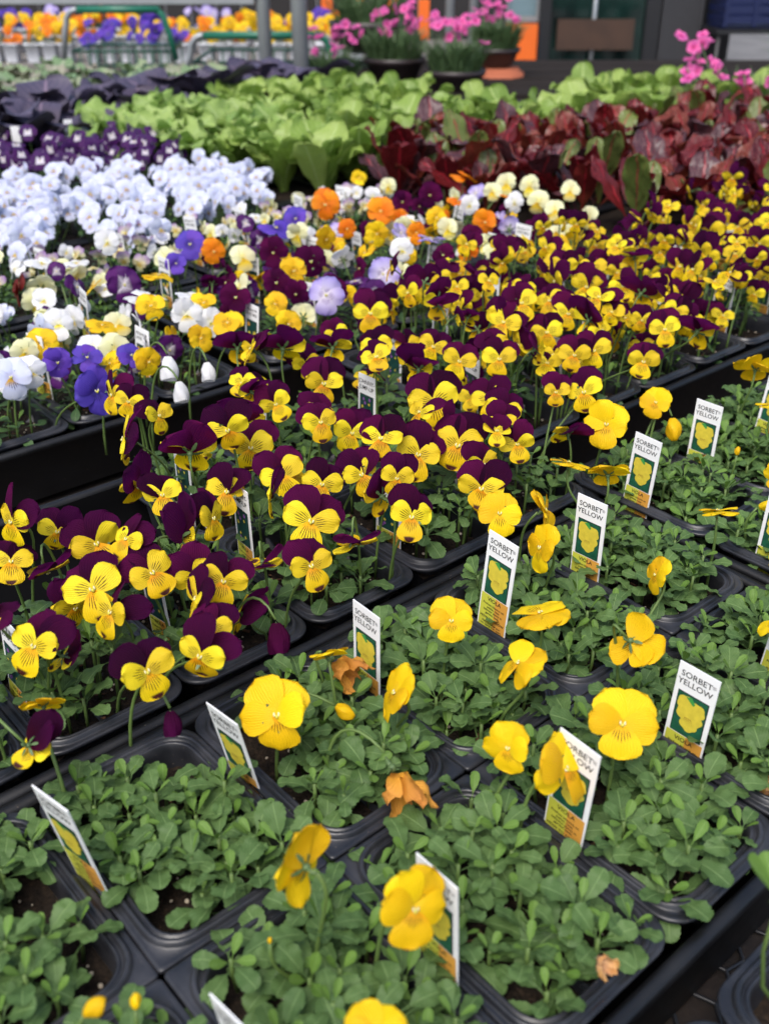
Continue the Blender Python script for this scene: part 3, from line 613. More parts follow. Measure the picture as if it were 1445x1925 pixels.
# the crowd of violas whose single places the eye does not follow
taken = [(f[1], f[2]) for p in packs for f in p['flowers']]
for p in packs:
    n_ = {'Y': 0, 'J': 15 if p['where'].startswith('right') else (14 if p['where'].startswith('far') else 5), 'M': 8, 'C': 14}[p['kind']]
    if p['where'] == 'left mixed tray': n_ = 9
    for k in range(n_):
        for tr_ in range(12):
            lx, ly = rnd.uniform(-.5, .5), rnd.uniform(-.5, .5); x, y = AB(p['a'] + .5 + lx, p['b'] + .5 + ly)
            if all(math.hypot(x - q[0], y - q[1]) > .0145 for q in taken): break
        else: continue
        taken.append((x, y))
        if p['kind'] == 'J': kd = 'J'; z = RZ + rnd.uniform(.025, .092); d = rnd.uniform(.022, .032)
        elif p['kind'] == 'M':
            kd = rnd.choice(['or', 'cr', 'ye', 'ma', 'wh', 'cr', 'ye', 'la'] if p['where'].startswith('middle') else ['wh', 'cr', 'wh', 'ye', 'wh', 'bl', 'pu']); z = RZ + rnd.uniform(.03, .055); d = rnd.uniform(.028, .036)
            if p['where'].startswith('middle') and p['idx'][0] < 2: kd = rnd.choice(['ma', 'cr', 'ye', 'pu'])
        else: kd = rnd.choice(['cy', 'cy', 'cr', 'wh']); z = RZ + rnd.uniform(.025, .05); d = rnd.uniform(.018, .026)
        back = rnd.random() < (.15 if kd == 'J' else .12)
        p['flowers'].append((kd, x, y, z, d, -95 + rnd.gauss(0, 48) + (180 if back else 0), rnd.gauss(20, 22) if not back else rnd.uniform(-20, 40), rnd.uniform(-18, 18)))
CN = {'or': 'orange', 'cr': 'cream', 'ye': 'yellow', 'la': 'lavender', 'ma': 'plum', 'vi': 'violet', 'pu': 'purple', 'wh': 'white', 'bl': 'pale blue', 're': 'dark red', 'cy': 'cream'}
def joined_foliage(seed, n_ros, meshes_kw, mats, spanx, spany, zr, Ls):
    r_ = random.Random(seed); b = MB()
    arrs = [leaf_arr(**k) for k in meshes_kw]
    for i in range(n_ros):
        x, y, z = r_.uniform(-spanx, spanx), r_.uniform(-spany, spany), r_.uniform(*zr)
        for yg, m in rosette(r_, z):
            v, f, u = arrs[r_.randrange(len(arrs))]; m2 = T(x, y, z) @ m @ S(Ls)
            b.add([m2 @ Vector(p) for p in v], f, 1 if yg else 0, u)
    return b.me('foliage', mats)
kw = [dict(L=1., Wd=.46, stalk=.35, el0=15, el1=-25, cup=.15, scal=.05, ns=6, nt_=2, seed=q, tip=3, base=.65) for q in range(3)]
fol_dark = [joined_foliage(60 + q, 13, kw, [M['leaf_dark'], M['leaf_young']], .038, .058, (0., .018), .95) for q in range(4)]
BARE = {('front yellow tray', 2, 0): (), ('front yellow tray', 3, 0): ((-.020, .012, .024),), ('front yellow tray', 2, 1): ((-.035, .035, .03), (-.03, -.01, .02)), ('front yellow tray', 1, 1): ((.03, .055, .028), (-.035, -.045, .018)),
        ('front yellow tray', 0, 1): ((.02, 0, .024), (.03, -.05, .02)), ('front yellow tray', 3, 1): ((-.036, .05, .022), (-.036, .0, .016)), ('front yellow tray', 1, 0): ((-.03, .03, .02),), ('front yellow tray', 4, 1): ((-.036, .05, .02),)}
NW = {0: 'no open flowers', 1: 'one flower', 2: 'two flowers', 3: 'three flowers', 4: 'four flowers', 5: 'five flowers'}
for pi, p in enumerate(packs):
    r_ = random.Random(500 + pi); base = (p['x'], p['y'], RZ); k = p['kind']
    pl = p['place']
    lab = {'Y': 'yellow-flowered viola clump, ', 'J': 'plum-and-yellow viola clump, ', 'M': 'mixed-colour viola clump, ', 'C': 'small cream viola clump, '}[k] + pl
    cl = add('viola_clump', None, None, T(*base), lab, 'viola', {'Y': 'clumps of yellow violas', 'J': 'clumps of plum and yellow violas', 'M': 'clumps of mixed violas', 'C': 'clumps of small cream violas'}[k])
    p['clump'] = cl
    single = k == 'Y' or (k == 'J' and p['where'].startswith('left'))
    if single:
        bare = BARE.get((p['where'], *p['idx']), ()); pts = []
        for tr_ in range(400):
            lx, ly = r_.uniform(-.034, .034), r_.uniform(-.054, .054)
            if any(math.hypot(lx - q[0], ly - q[1]) < q[2] for q in bare): continue
            if all(math.hypot(lx - q[0], ly - q[1]) > (.0122 if k == 'Y' else .015) for q in pts): pts.append((lx, ly))
        pts = pts[:29 if k == 'Y' else 15]
        for lx, ly in pts:
            z = (r_.uniform(-.001, .015) if k == 'Y' else r_.uniform(-.004, .034)) - .35 * max(0, abs(lx) - .022) - .35 * max(0, abs(ly) - .042)
            wx, wy = lx * ux - ly * uy, lx * uy + ly * ux
            lean = Matrix.Rotation(rad(r_.uniform(-14, 14)), 4, 'X') @ Matrix.Rotation(rad(r_.uniform(-14, 14)), 4, 'Y')
            b = MB(); b.tube([(wx * .96, wy * .96, -.018), (wx, wy, z - .008), (wx, wy, z + .002)], .0011, 5); add('stalk', b.me('stalk', M['stem']), cl)
            sc_ = r_.uniform(.85, 1.15)
            for yg, m in rosette(r_, z): add('leaf', (r_.choice(vy) if yg else r_.choice(vl)), cl, T(wx, wy, z) @ lean @ m @ S(sc_))
    else:
        o = add('foliage', fol_dark[pi % 4], cl, RZm(ANG + 180 * (pi % 2)) @ Matrix.Diagonal((1, 1, 1.9 if k == 'J' else 1.2, 1))); o['kind'] = 'stuff'
    for f in p['flowers']: put_flower(cl, base, *f, r_)

# ------------------------------------------------------------------ picture tags
def text_mesh(body, size, mat, bold=0.):
    c = bpy.data.curves.new('lettering', 'FONT'); c.body = body; c.size = size; c.align_x = 'CENTER'; c.align_y = 'CENTER'; c.offset = bold; c.resolution_u = 3
    o = bpy.data.objects.new('lettering_source', c); COL.objects.link(o); bpy.context.view_layer.update()
    me = bpy.data.meshes.new_from_object(o.evaluated_get(bpy.context.evaluated_depsgraph_get())); bpy.data.objects.remove(o); me.materials.clear(); me.materials.append(mat); return me
FX = Matrix.Rotation(rad(90), 4, 'X')
TW, TT, TB = .0122, .066, -.034
def plate():
    b = MB(); out = [(-TW, TT), (-TW, -.018), (-.004, TB), (.004, TB), (TW, -.018), (TW, TT)]; v = [(x, y, z) for y in (-.0003, .0003) for x, z in out]; n_ = 6
    f = [tuple(range(n_)), tuple(range(2 * n_ - 1, n_ - 1, -1))] + [(i, n_ + i, n_ + (i + 1) % n_, (i + 1) % n_) for i in range(n_)]
    b.add(v, f); return b.me('tag_plate', M['tag'], False)
plate_me = plate()
def quad(name, x0, x1, z0, z1, y, mat):
    return mesh(name, [(x0, y, z0), (x1, y, z0), (x1, y, z1), (x0, y, z1)], [(0, 1, 2, 3)], mat, smooth=False)
def blob(cx, cz, r, y, mi, b, n=5, dent=.25, ph=0.):
    v = [(cx, y, cz)]; k = 40
    for i in range(k):
        a = 2 * PI * i / k; rr = r * (1 - dent * abs(math.sin(n * a / 2 + ph)) ** 3); v.append((cx + rr * math.cos(a), y, cz + rr * math.sin(a)))
    b.add(v, [(0, i + 1, (i + 1) % k + 1) for i in range(k)], mi)
frame_me = quad('picture', -.0095, .0095, .0205, .0485, -.0005, M['ink']); green_me = quad('printed_photo', -.0090, .0090, .0210, .0480, -.0007, M['tgreen']); dark_me = quad('printed_photo', -.0090, .0090, .0210, .0480, -.0007, M['tdark'])
b = MB(); blob(-.0032, .0418, .0056, -.0009, 0, b, 5, .12, .3); blob(.0036, .0405, .0053, -.00091, 0, b, 5, .12, .9); blob(-.0030, .0355, .0050, -.00092, 0, b, 5, .1, .3); blob(.0036, .0345, .0048, -.00093, 0, b, 5, .1); blob(.0006, .0300, .0056, -.00094, 0, b, 5, .12, .6); b.add([(-.004, -.00095, .0462), (-.0005, -.00095, .0475), (.002, -.00095, .044), (.001, -.00095, .0425)], [(0, 1, 2, 3)], 1)
for k in range(-3, 4): b.add([(-.0004 + k * .0006, -.00097, .0335), (-.0001 + k * .0006, -.00097, .0335), (k * .0009, -.00097, .0305)], [(0, 1, 2)], 2)
pic_yellow = b.me('printed_flower', [M['tyellow'], M['tleaf'], M['tbrown']], False)
b = MB(); r_ = random.Random(4)
for k in range(9): blob(r_.uniform(-.0065, .0065), r_.uniform(.0235, .046), r_.uniform(.0011, .0018), -.0009 - k * .00001, r_.choice((0, 0, 1)), b, 5, .25)
pic_jump = b.me('printed_flower', [M['tviolet'], M['tyellow']], False)
b = MB()
for k in range(8): blob(r_.uniform(-.006, .006), r_.uniform(.0245, .045), r_.uniform(.002, .003), -.0009 - k * .00001, k % 3, b, 5, .2)
pic_mix = b.me('printed_flower', [M['tag'], M['torange'], M['tyellow']], False)
lime_me = quad('care_panel', -.0112, .0008, -.016, .0200, -.0005, M['tlime']); oran_me = quad('care_panel', .0008, .0112, -.016, .0200, -.0005, M['torange'])
TX = {'Y': text_mesh('SORBET\nYELLOW', .0053, M['ink'], .00003), 'J': text_mesh('JOHNNY-\nJUMP-UP', .0053, M['ink'], .00003), 'M': text_mesh('PENNY\u2122\nLANE MIX', .0046, M['ink'], .00003)}
TRG = text_mesh('\u00ae', .003, M['slat_ink'])
TVI = text_mesh('VIOLA', .0040, M['ink'], .00004)
TSM = text_mesh('Profuse blooms on\npetite, heat\ntolerant plants in\ngarden beds.', .00235, M['ink'], .00003); THW = text_mesh('HOW TO GROW', .0026, M['ink'], .00005); TS2 = text_mesh('Plant in full or part\nsun. Space 6 in. apart.', .0021, M['ink'], .00003)
TP = {'Y': 'yellow viola picture', 'J': 'dark viola picture', 'M': 'mixed viola picture', 'C': 'mixed viola picture'}
def make_tag(kind, a, b_, zoff, lean, yaw, label, group):
    x, y = AB(a, b_); t = add('plant_tag', None, None, T(x, y, RZ + zoff) @ RZm(-49 + yaw) @ Matrix.Rotation(rad(lean[0]), 4, 'X') @ Matrix.Rotation(rad(lean[1]), 4, 'Y'), label, 'plant tag', group)
    add('tag_plate', plate_me, t); kk = 'M' if kind == 'C' else kind
    add('title_lettering', TX[kk], t, T(-.0006, -.0005, .0570) @ FX)
    if kind == 'Y': add('trademark_lettering', TRG, t, T(.0099, -.0005, .0603) @ FX)
    pc = add('picture', frame_me, t); add('printed_photo', green_me if kind == 'Y' else dark_me, pc); add('printed_flower', {'Y': pic_yellow, 'J': pic_jump, 'M': pic_mix}[kk], pc)
    c1 = add('care_panel', lime_me, t); add('care_panel', oran_me, t)
    add('lettering', TVI, c1, T(0, -.0007, .0170) @ FX); add('lettering', TSM, c1, T(0, -.0007, .0095) @ FX); add('lettering', THW, c1, T(0, -.0007, .0025) @ FX); add('lettering', TS2, c1, T(0, -.0007, -.002) @ FX)
FT, RT = 'front yellow tray', 'right yellow tray'
# tag foot along a and b inside its pack, height offset, lean (forward, sideways), yaw
TAGS = {(FT, 4, 1): (.08, .585, .005, (-1, 4), 0), (FT, 5, 1): (.10, .60, -.005, (0, 0), 2), (FT, 3, 0): (.05, .54, -.002, (1, 4), 0), (FT, 3, 1): (.04, .65, -.009, (0, 0), -2), (FT, 2, 1): (.03, .55, -.013, (12, 1), 6),
        (FT, 1, 1): (.0, .47, .002, (11, 2), 12), (FT, 4, 0): (.08, .52, -.012, (-1, 2), 2), (FT, 2, 0): (.0, .44, -.004, (3, 0), 0), (FT, 5, 0): (.08, .50, -.004, (0, 4), 0), (FT, 1, 0): (.02, .46, -.004, (8, 0), 6),
        (RT, 0, 1): (.05, .50, -.008, (-1, 3), 0), (RT, 1, 1): (.08, .55, -.010, (0, 1), 2), (RT, 2, 1): (.08, .5, -.008, (-2, 3), -2)}
for pi, p in enumerate(packs):
    r_ = random.Random(900 + pi); key = (p['where'], *p['idx'])
    if key in TAGS: ao, bo, zo, ln, yw = TAGS[key]
    else: ao, bo, zo, ln, yw = r_.uniform(.08, .18), r_.uniform(.35, .7), r_.uniform(-.02, -.003), (r_.uniform(-5, 5), r_.uniform(-5, 5)), r_.uniform(-12, 12)
    make_tag(p['kind'], p['a'] + ao, p['b'] + bo, zo, ln, yw, '%s tag, %s' % (TP[p['kind']], p['place']), 'tags in the viola packs')

# ------------------------------------------------------------------ mass plantings farther back
def inside(poly, x, y):
    c = False; j = len(poly) - 1
    for i in range(len(poly)):
        (xi, yi), (xj, yj) = poly[i], poly[j]
        if (yi > y) != (yj > y) and x < (xj - xi) * (y - yi) / (yj - yi) + xi: c = not c
        j = i
    return c
def scatter(poly, d, r_, tries=6000):
    xs = [p[0] for p in poly]; ys = [p[1] for p in poly]; out = []
    for _ in range(tries):
        a, b_ = r_.uniform(min(xs), max(xs)), r_.uniform(min(ys), max(ys))
        if not inside(poly, a, b_): continue
        x, y = AB(a, b_)
        if all(math.hypot(x - q[0], y - q[1]) > d for q in out): out.append((x, y))
    return out
def bed_trays(poly, label, group, nc=6, nr=2, off=(0, 0)):
    """carrier trays filled with soil under a bed of plants"""
    xs = [p[0] for p in poly]; ys = [p[1] for p in poly]; me = tray_mesh(nc, nr); k = 0
    b = MB(); n_ = 18; r_ = random.Random(5); v = []
    for i in range(n_ + 1):
        for j in range(n_ + 1): v.append((nc * DU * (i / n_ - .5), nr * DW * (j / n_ - .5), -.012 + r_.uniform(-.003, .003)))
    b.add(v, grid_faces(n_, n_)); sm = b.me('soil', M['soil'])
    a = min(xs) + off[0]
    while a < max(xs):
        b_ = min(ys) + off[1]
        while b_ < max(ys):
            if any(inside(poly, a + nc * fx, b_ + nr * fy) for fx in (.15, .5, .85) for fy in (.2, .5, .8)):
                x, y = AB(a + nc / 2, b_ + nr / 2)
                t = add('carrier_tray', None, None, T(x, y, RZ - .002) @ RZm(ANG), label, 'tray', group); add('tray_shell', me, t); add('soil', sm, t)
            b_ += nr + .17
        a += nc + .24
def clump_bed(poly, d, kinds, nfl, label, group, size, zr, seed, tags=None):
    r_ = random.Random(seed); wh_ = {k: [whole(k, q) for q in range(4)] for k in set(kinds)}
    for x, y in scatter(poly, d, r_):
        cl = add('viola_clump', None, None, T(x, y, RZ), label, 'viola', group)
        o = add('foliage', fol_dark[r_.randrange(4)], cl, RZm(r_.uniform(0, 360)) @ S(.85)); o['kind'] = 'stuff'
        for k in range(nfl):
            lx, ly, z = r_.uniform(-.055, .055), r_.uniform(-.055, .055), r_.uniform(*zr); n = dirv(-92 + r_.gauss(0, 35), r_.gauss(30, 18)); kd = r_.choice(kinds)
            fl = add('flower', r_.choice(wh_[kd]), cl, T(lx, ly, z) @ basis(n, roll=r_.uniform(-15, 15)) @ S(size * r_.uniform(.85, 1.15) / 2))
            b = MB(); b.tube([(lx * .7, ly * .7, -.01), (lx, ly + .006, z * .6), tuple(Vector((lx, ly, z)) - n * size * .15)], .0009, 5); add('stem', b.me('stem', M['stem']), cl)
def far_tag(x, y, z, yaw, label, group): 
    a, b_ = toAB(x, y); make_tag('M', a, b_, z, (rnd.uniform(-8, 8), rnd.uniform(-8, 8)), yaw, label, group)
BLUE = [(1.8, 7.55), (4.6, 7.5), (6.9, 7.7), (7.9, 8.2), (8.1, 9.3), (7.0, 10.1), (4.0, 10.3), (2.6, 10.2)]
PURP = [(3.5, 10.5), (7.6, 10.3), (8.1, 10.8), (7.9, 12.2), (5.8, 13.0), (3.8, 13.0)]
LETT = [(8.2, 12.0), (8.8, 9.6), (9.2, 8.3), (11., 8.2), (12.6, 9.5), (14., 8.4), (17.8, 8.1), (22.0, 7.4), (25.5, 9.4), (18.4, 14.2), (15.5, 13.2), (12., 13.3), (8.6, 13.0)]
CHARD = [(10.2, 7.9), (10.4, 6.8), (11.3, 5.6), (12., 4.3), (13.0, 2.6), (18.6, 2.4), (21.6, 5.0), (19.2, 7.7), (14.2, 7.9), (12.4, 8.9), (11.2, 8.3)]
CABB = [(5.6, 13.4), (15.2, 13.9), (16.6, 14.0), (16.8, 15.4), (7.6, 15.6), (6.2, 15.3)]
bed_trays(BLUE, 'black tray under the pale blue violas', 'trays under the pale blue violas', 4, 1)
bed_trays(PURP, 'black tray under the dark purple violas', 'trays under the dark purple violas', 4, 1)
bed_trays(LETT, 'black tray under the green lettuces', 'trays under the lettuces', 4, 1)
bed_trays(CHARD, 'black tray under the red chard', 'trays under the chard', 4, 1)
bed_trays(CABB, 'black tray under the purple cabbages', 'trays under the cabbages', 4, 1)
clump_bed(BLUE, .088, ['bl'], 19, 'pale blue viola clump in the bed behind the cream violas', 'clumps of pale blue violas', .031, (.03, .060), 71)
clump_bed(PURP, .10, ['dp', 'dp', 'dp'], 11, 'dark purple viola clump with white eyes behind pale blue ones', 'clumps of dark purple violas', .036, (.03, .07), 72)
for x, y, z in ((.59 - .02, 1.42, .0), (.66, 1.47, -.005)): far_tag(x, y, z, -30, 'white tag at the front of the chard, %s right edge' % ('close to the' if x > .6 else 'a little in from the'), 'tags before the chard')

def head(name, label, cat, group, x, y, meshes, r_, n_leaf, Lr, elr, tilt=8, zbase=-.012, lw=(1, 1)):
    h = add(name, None, None, T(x, y, RZ + zbase), label, cat, group); a0 = r_.uniform(0, 360)
    for k in range(n_leaf):
        t = k / max(1, n_leaf - 1); a = a0 + k * 137.5 + r_.uniform(-15, 15); L = r_.uniform(*Lr) * (1 - .35 * t); el = elr[0] + (elr[1] - elr[0]) * t + r_.uniform(-tilt, tilt)
        add('leaf', r_.choice(meshes), h, RZm(a) @ T(0, .006 * (1 - t), .004 * t) @ Matrix.Rotation(rad(el), 4, 'X') @ Matrix.Rotation(rad(r_.uniform(-15, 15)), 4, 'Y') @ S(L))
    return h
M['romaine'] = leaf_mat('lettuce_leaf', (.16, .27, .042), (.26, .39, .068), (.37, .49, .12), (.42, .54, .19), .32, .38, .05, bumpd=.004, bsc=70, spec=.4)
M['frill'] = leaf_mat('frilled_lettuce_leaf', (.24, .39, .08), (.33, .48, .12), (.40, .53, .16), (.46, .58, .24), .35, .42, .04, bumpd=.005, bsc=60)
M['chard'] = leaf_mat('chard_leaf', (.075, .006, .009), (.15, .012, .012), (.12, .022, .020), (.42, .02, .035), .26, .30, .05, red=(.17, .035, .018), bumpd=.006, bsc=55, spec=.55)
M['chardg'] = leaf_mat('green_chard_leaf', (.09, .13, .03), (.16, .22, .05), (.10, .13, .04), (.34, .05, .05), .25, .30, .05, bumpd=.005, bsc=60)
M['chardp'] = leaf_mat('dull_plum_chard_leaf', (.07, .028, .034), (.085, .034, .040), (.06, .02, .026), (.30, .03, .04), .12, .33, .05, bumpd=.006, bsc=60, spec=.55)
M['cabbage'] = leaf_mat('purple_cabbage_leaf', (.050, .042, .075), (.072, .062, .105), (.052, .034, .060), (.20, .14, .20), .10, .50, .04, bumpd=.003, bsc=60)
M['ornam'] = leaf_mat('ornamental_cabbage_leaf', (.12, .22, .10), (.24, .33, .16), (.30, .24, .22), (.42, .44, .32), .15, .5, .05, bumpd=.004, bsc=60)
rom = [leaf_mesh('leaf', M['romaine'], L=1., Wd=.50 + .07 * (q % 3), stalk=.10, el0=20, el1=-14 - 16 * (q % 3), cup=.05 + .18 * (q % 2), ruf=.10, rfreq=3.0, bull=.04, ns=11, nt_=8, seed=200 + q, tip=3.2, base=.60, stw=.2) for q in range(6)]
fri = [leaf_mesh('leaf', M['frill'], L=1., Wd=.72, stalk=.06, el0=25, el1=-40 - 12 * (q % 3), cup=.15, ruf=.13, rfreq=4.5, bull=.03, ns=14, nt_=8, seed=220 + q, tip=4, base=.7, stw=.2) for q in range(4)]
chd = [leaf_mesh('leaf', M[('chard', 'chard', 'chardp', 'chard', 'chardp', 'chard', 'chardg', 'chard')[q % 8]], L=1., Wd=.36 + .05 * (q % 3), stalk=.28, el0=8, el1=-12 - 14 * (q % 3), cup=-.10 + .2 * (q % 3), ruf=.09, rfreq=3.6, bull=.10, ns=13, nt_=8, seed=240 + q, tip=2.6, base=.45, stw=.12) for q in range(8)]
cab = [leaf_mesh('leaf', M['cabbage'], L=1., Wd=.85, stalk=.22, el0=20, el1=-50 - 15 * (q % 3), cup=.22, ruf=.06, rfreq=2.2, ns=10, nt_=8, seed=260 + q, tip=3.4, base=.6, stw=.08) for q in range(4)]
orn = [leaf_mesh('leaf', M['ornam'], L=1., Wd=.85, stalk=.15, el0=20, el1=-45 - 15 * (q % 3), cup=.2, ruf=.09, rfreq=3.6, ns=9, nt_=6, seed=280 + q, tip=3.4, base=.6, stw=.1) for q in range(3)]
r_ = random.Random(91)
for x, y in scatter(LETT, .086, r_):
    a, b_ = toAB(x, y)
    if y > 2.66 or (.06 < x < .48 and y > 2.40): continue
    if a < 11.5 and b_ > 10.4 or (a < 10.2 and b_ > 9.9): head('lettuce_head', 'frilly pale lettuce head in the bed behind the pale blue violas', 'lettuce', 'frilly lettuces', x, y, fri, r_, 13, (.12, .17), (36, 80))
    else: head('lettuce_head', 'smooth green lettuce head in the bed behind the chard', 'lettuce', 'smooth green lettuces', x, y, rom, r_, 13, (.11, .165), (54, 87), 10)
r_ = random.Random(82)
for x, y in scatter(CHARD, .074, r_): head('chard_plant', 'dark red chard plant in the bed behind the violas', 'chard', 'red chard plants', x, y, chd, r_, 9, (.115, .175), (52, 88), 13)
r_ = random.Random(83)
for x, y in scatter(CABB, .125, r_): head('cabbage_plant', 'purple cabbage plant with drooping round leaves behind the lettuce', 'cabbage', 'purple cabbages', x, y, cab, r_, 9, (.15, .21), (46, 80), 12)
r_ = random.Random(84)
for i in range(9):
    for j in range(4):
        x, y = -1.45 + i * .125 + r_.uniform(-.03, .03) + (j % 2) * .06, 2.86 + j * .15 + r_.uniform(-.02, .02)
        if x > -.42: continue
        head('ornamental_cabbage', 'pale ornamental cabbage in the bed behind the purple cabbages', 'cabbage', 'ornamental cabbages', x, y, orn, r_, 10, (.085, .12), (18, 72), 8, -.0)
b = MB(); b.box(-1.6, -.45, 2.78, 3.44, BZ, BZ + .03); soil_bed = b.me('tray_shell', M['tray'], False)
t = add('carrier_tray', soil_bed, None, None, 'wide black tray under the pale ornamental cabbages', 'tray')
r_ = random.Random(85)
for i, (x, y) in enumerate(((-.80, 2.02), (-.71, 2.06), (-.76, 2.10), (-.63, 2.14), (-.55, 2.10), (-.48, 2.2))):
    b = MB(); b.box(-.008, .008, -.0005, .0005, -.03, .05); add('plant_tag', b.me('plant_tag', M['tag'], False), None, T(x, y, RZ + .02) @ RZm(r_.uniform(-25, 25)), ORD[i] + ' blank white stick label from left before the purple cabbages', 'plant tag', 'stick labels before the cabbages')

# lobed seedling in the corner pack
sx, sy = AB(1.19, -1.36); h = add('lobed_seedling', None, None, T(sx, sy, RZ - .016), 'thin lobed seedling on a bent stem in the lower right pack', 'seedling')
tip = Vector((-.026, -.010, .078)); b = MB(); b.tube([(0, 0, 0), (-.012, -.004, .008), (-.022, -.009, .026), (-.027, -.011, .052), tuple(tip)], [.0012, .0011, .001, .0009, .0008], 6); add('stem', b.me('stem', M['stem']), h)
lob = leaf_mesh('leaf', M['leaf_young'], L=1., Wd=.5, stalk=.12, el0=25, el1=0, cup=.2, ns=7, nt_=4, seed=9, tip=5, base=.8)
for k, (a, e, s) in enumerate(((75, 45, .026), (10, 30, .020), (-50, 15, .020), (-120, 5, .016), (150, 30, .014))): add('leaf', lob, h, Matrix.Translation(tip) @ RZm(a) @ Matrix.Rotation(rad(e), 4, 'X') @ S(s))

# ------------------------------------------------------------------ back benches, posts, carts, dianthus, shop
M['steel'] = plain('galvanised_steel', (.34, .36, .37), .42, .2, 14, metal=.6); M['wood'] = plain('grey_bench_wood', (.15, .135, .12), .8, .35, 9, bmp=.4, bscale=40)
M['white_pl'] = plain('white_pot_plastic', (.66, .68, .72), .45, .08); M['greenp'] = plain('green_cart_plastic', (.012, .13, .075), .35, .15); M['dgreen'] = plain('dark_green_wire', (.008, .05, .03), .45)
M['pot'] = plain('brown_pot_plastic', (.032, .022, .022), .42, .15); M['terra'] = plain('terracotta', (.36, .10, .045), .8, .15, 14); M['orange'] = plain('orange_paint', (.78, .14, .012), .5, .06, 5)
M['dark'] = plain('dark_frame_metal', (.012, .012, .014), .4); M['wall'] = plain('dark_shop_wall', (.018, .016, .016), .8, .3, 3); M['slat'] = plain('grey_slat', (.045, .045, .05), .6); M['blue'] = plain('blue_plastic', (.006, .012, .06), .4)
M['sign'] = plain('brown_sign_wood', (.05, .024, .013), .55, .45, 11, bmp=.3, bscale=30); M['grassy'] = plain('dianthus_blade', (.10, .17, .065), .55, .4, 60, trans=.15)
M['brownb'] = plain('dark_stained_wood', (.018, .014, .012), .9, .3, 9, spec=.15); M['pink'] = petal_mat('pink_dianthus', (.45, .03, .16), (.70, .09, .34), (.76, .20, .48), tr=.3, var=.2)
def pane_mat():
    m, n, l = nt('dark_green_glass'); c = ramp(n, l, noise(n, l, 2.5, 3), [(.35, (.004, .008, .008)), (.6, (.008, .035, .028))])
    return finish(m, n, l, c, .08, spec=.6)
M['pane'] = pane_mat()
bb = add('back_bench', None, None, None, 'grey wooden bench carrying white pots of yellow pansies', 'bench')
for k in range(6): b = MB(); b.box(-3.2, .45, 4.80 + k * .21, 4.995 + k * .21, .655, .69); add('plank', b.me('plank', M['wood'], False), bb)
for x in (-3.1, -1.4, .3):
    for y in (4.86, 5.95): b = MB(); b.box(x - .04, x + .04, y - .04, y + .04, 0, .654); add('leg', b.me('leg', M['wood'], False), bb)
db = add('display_bench', None, None, None, 'low wooden bench under the brown bowls of pink dianthus', 'bench')
for k in range(5): b = MB(); b.box(-.45, 1.9, 3.55 + k * .21, 3.745 + k * .21, .705, .735); add('plank', b.me('plank', M['brownb'], False), db)
for x in (-.35, 1.8):
    for y in (3.62, 4.5): b = MB(); b.box(x - .04, x + .04, y - .04, y + .04, 0, .704); add('leg', b.me('leg', M['brownb'], False), db)
def pot3():
    b = MB()
    for k in (-1, 0, 1):
        b2 = [rrect(.032 * s, .040 * s, [.006] * 4, z) for s, z in ((.78, 0), (1., .070), (1.10, .071), (1.10, .078), (1.0, .078), (.95, .070))]
        loft(b, [[(x + k * .074, y, z) for x, y, z in L] for L in b2])
    return b.me('white_pot', M['white_pl'])
p3 = pot3(); r_ = random.Random(86); WF = {k: [whole(k, q) for q in range(3)] for k in ('ye', 'or', 'vi', 'la')}
ORDS = ORD + ['seventh', 'eighth', 'ninth', 'tenth', 'eleventh', 'twelfth', 'thirteenth']
for row, (yy, n_) in enumerate(((4.95, 13), (5.35, 13), (5.75, 13))):
    for i in range(n_):
        x = -2.75 + i * .245 + row * .04 + (i // 2) * .02; nm = ['front', 'middle', 'back'][row]
        if x > -.15: continue
        pt = add('white_pot', None, None, T(x, yy, .691), 'white three-cell pot, %s from left in the %s row on the grey bench' % (ORDS[i], nm), 'pot', 'white pots in the %s row' % nm)
        add('pot_shell', p3, pt)
        main = 'vi' if (i in (6, 7) and row == 0) or (row == 2 and i % 3 == 0) else ('la' if row == 2 and i % 3 == 1 else 'ye')
        cl = add('pansy_clump', None, None, T(x, yy, .762), ('violet' if main == 'vi' else 'lavender' if main == 'la' else 'yellow and orange') + ' pansy clump in the %s white pot of the %s row' % (ORDS[i], nm), 'pansy', '%s pansies, %s row' % ({'vi': 'violet', 'la': 'lavender', 'ye': 'yellow'}[main], nm))
        o = add('foliage', fol_dark[i % 4], cl, RZm(90) @ T(0, 0, .0) @ Matrix.Diagonal((1.1, 1.7, 1.6, 1))); o['kind'] = 'stuff'
        for q in range(13):
            kd = main if main != 'ye' else r_.choice(['ye', 'ye', 'ye', 'or']); n = dirv(-90 + r_.gauss(0, 30), r_.gauss(25, 15))
            add('flower', r_.choice(WF[kd]), cl, T(r_.uniform(-.11, .11), r_.uniform(-.06, .05), r_.uniform(.0, .09)) @ basis(n) @ S(r_.uniform(.024, .034)))
fr = add('steel_frame', None, None, None, 'grey galvanised post-and-rail frame standing behind the lettuce', 'frame')
for x, y, r in ((-.375, 3.50, .0215), (-.262, 3.47, .0255)): b = MB(); b.tube([(x, y, 0), (x, y, 2.3)], r, 16); add('post', b.me('post', M['steel']), fr)
b = MB(); b.box(-2.4, -.40, 3.475, 3.52, 1.003, 1.045); add('rail', b.me('rail', M['steel'], False), fr)
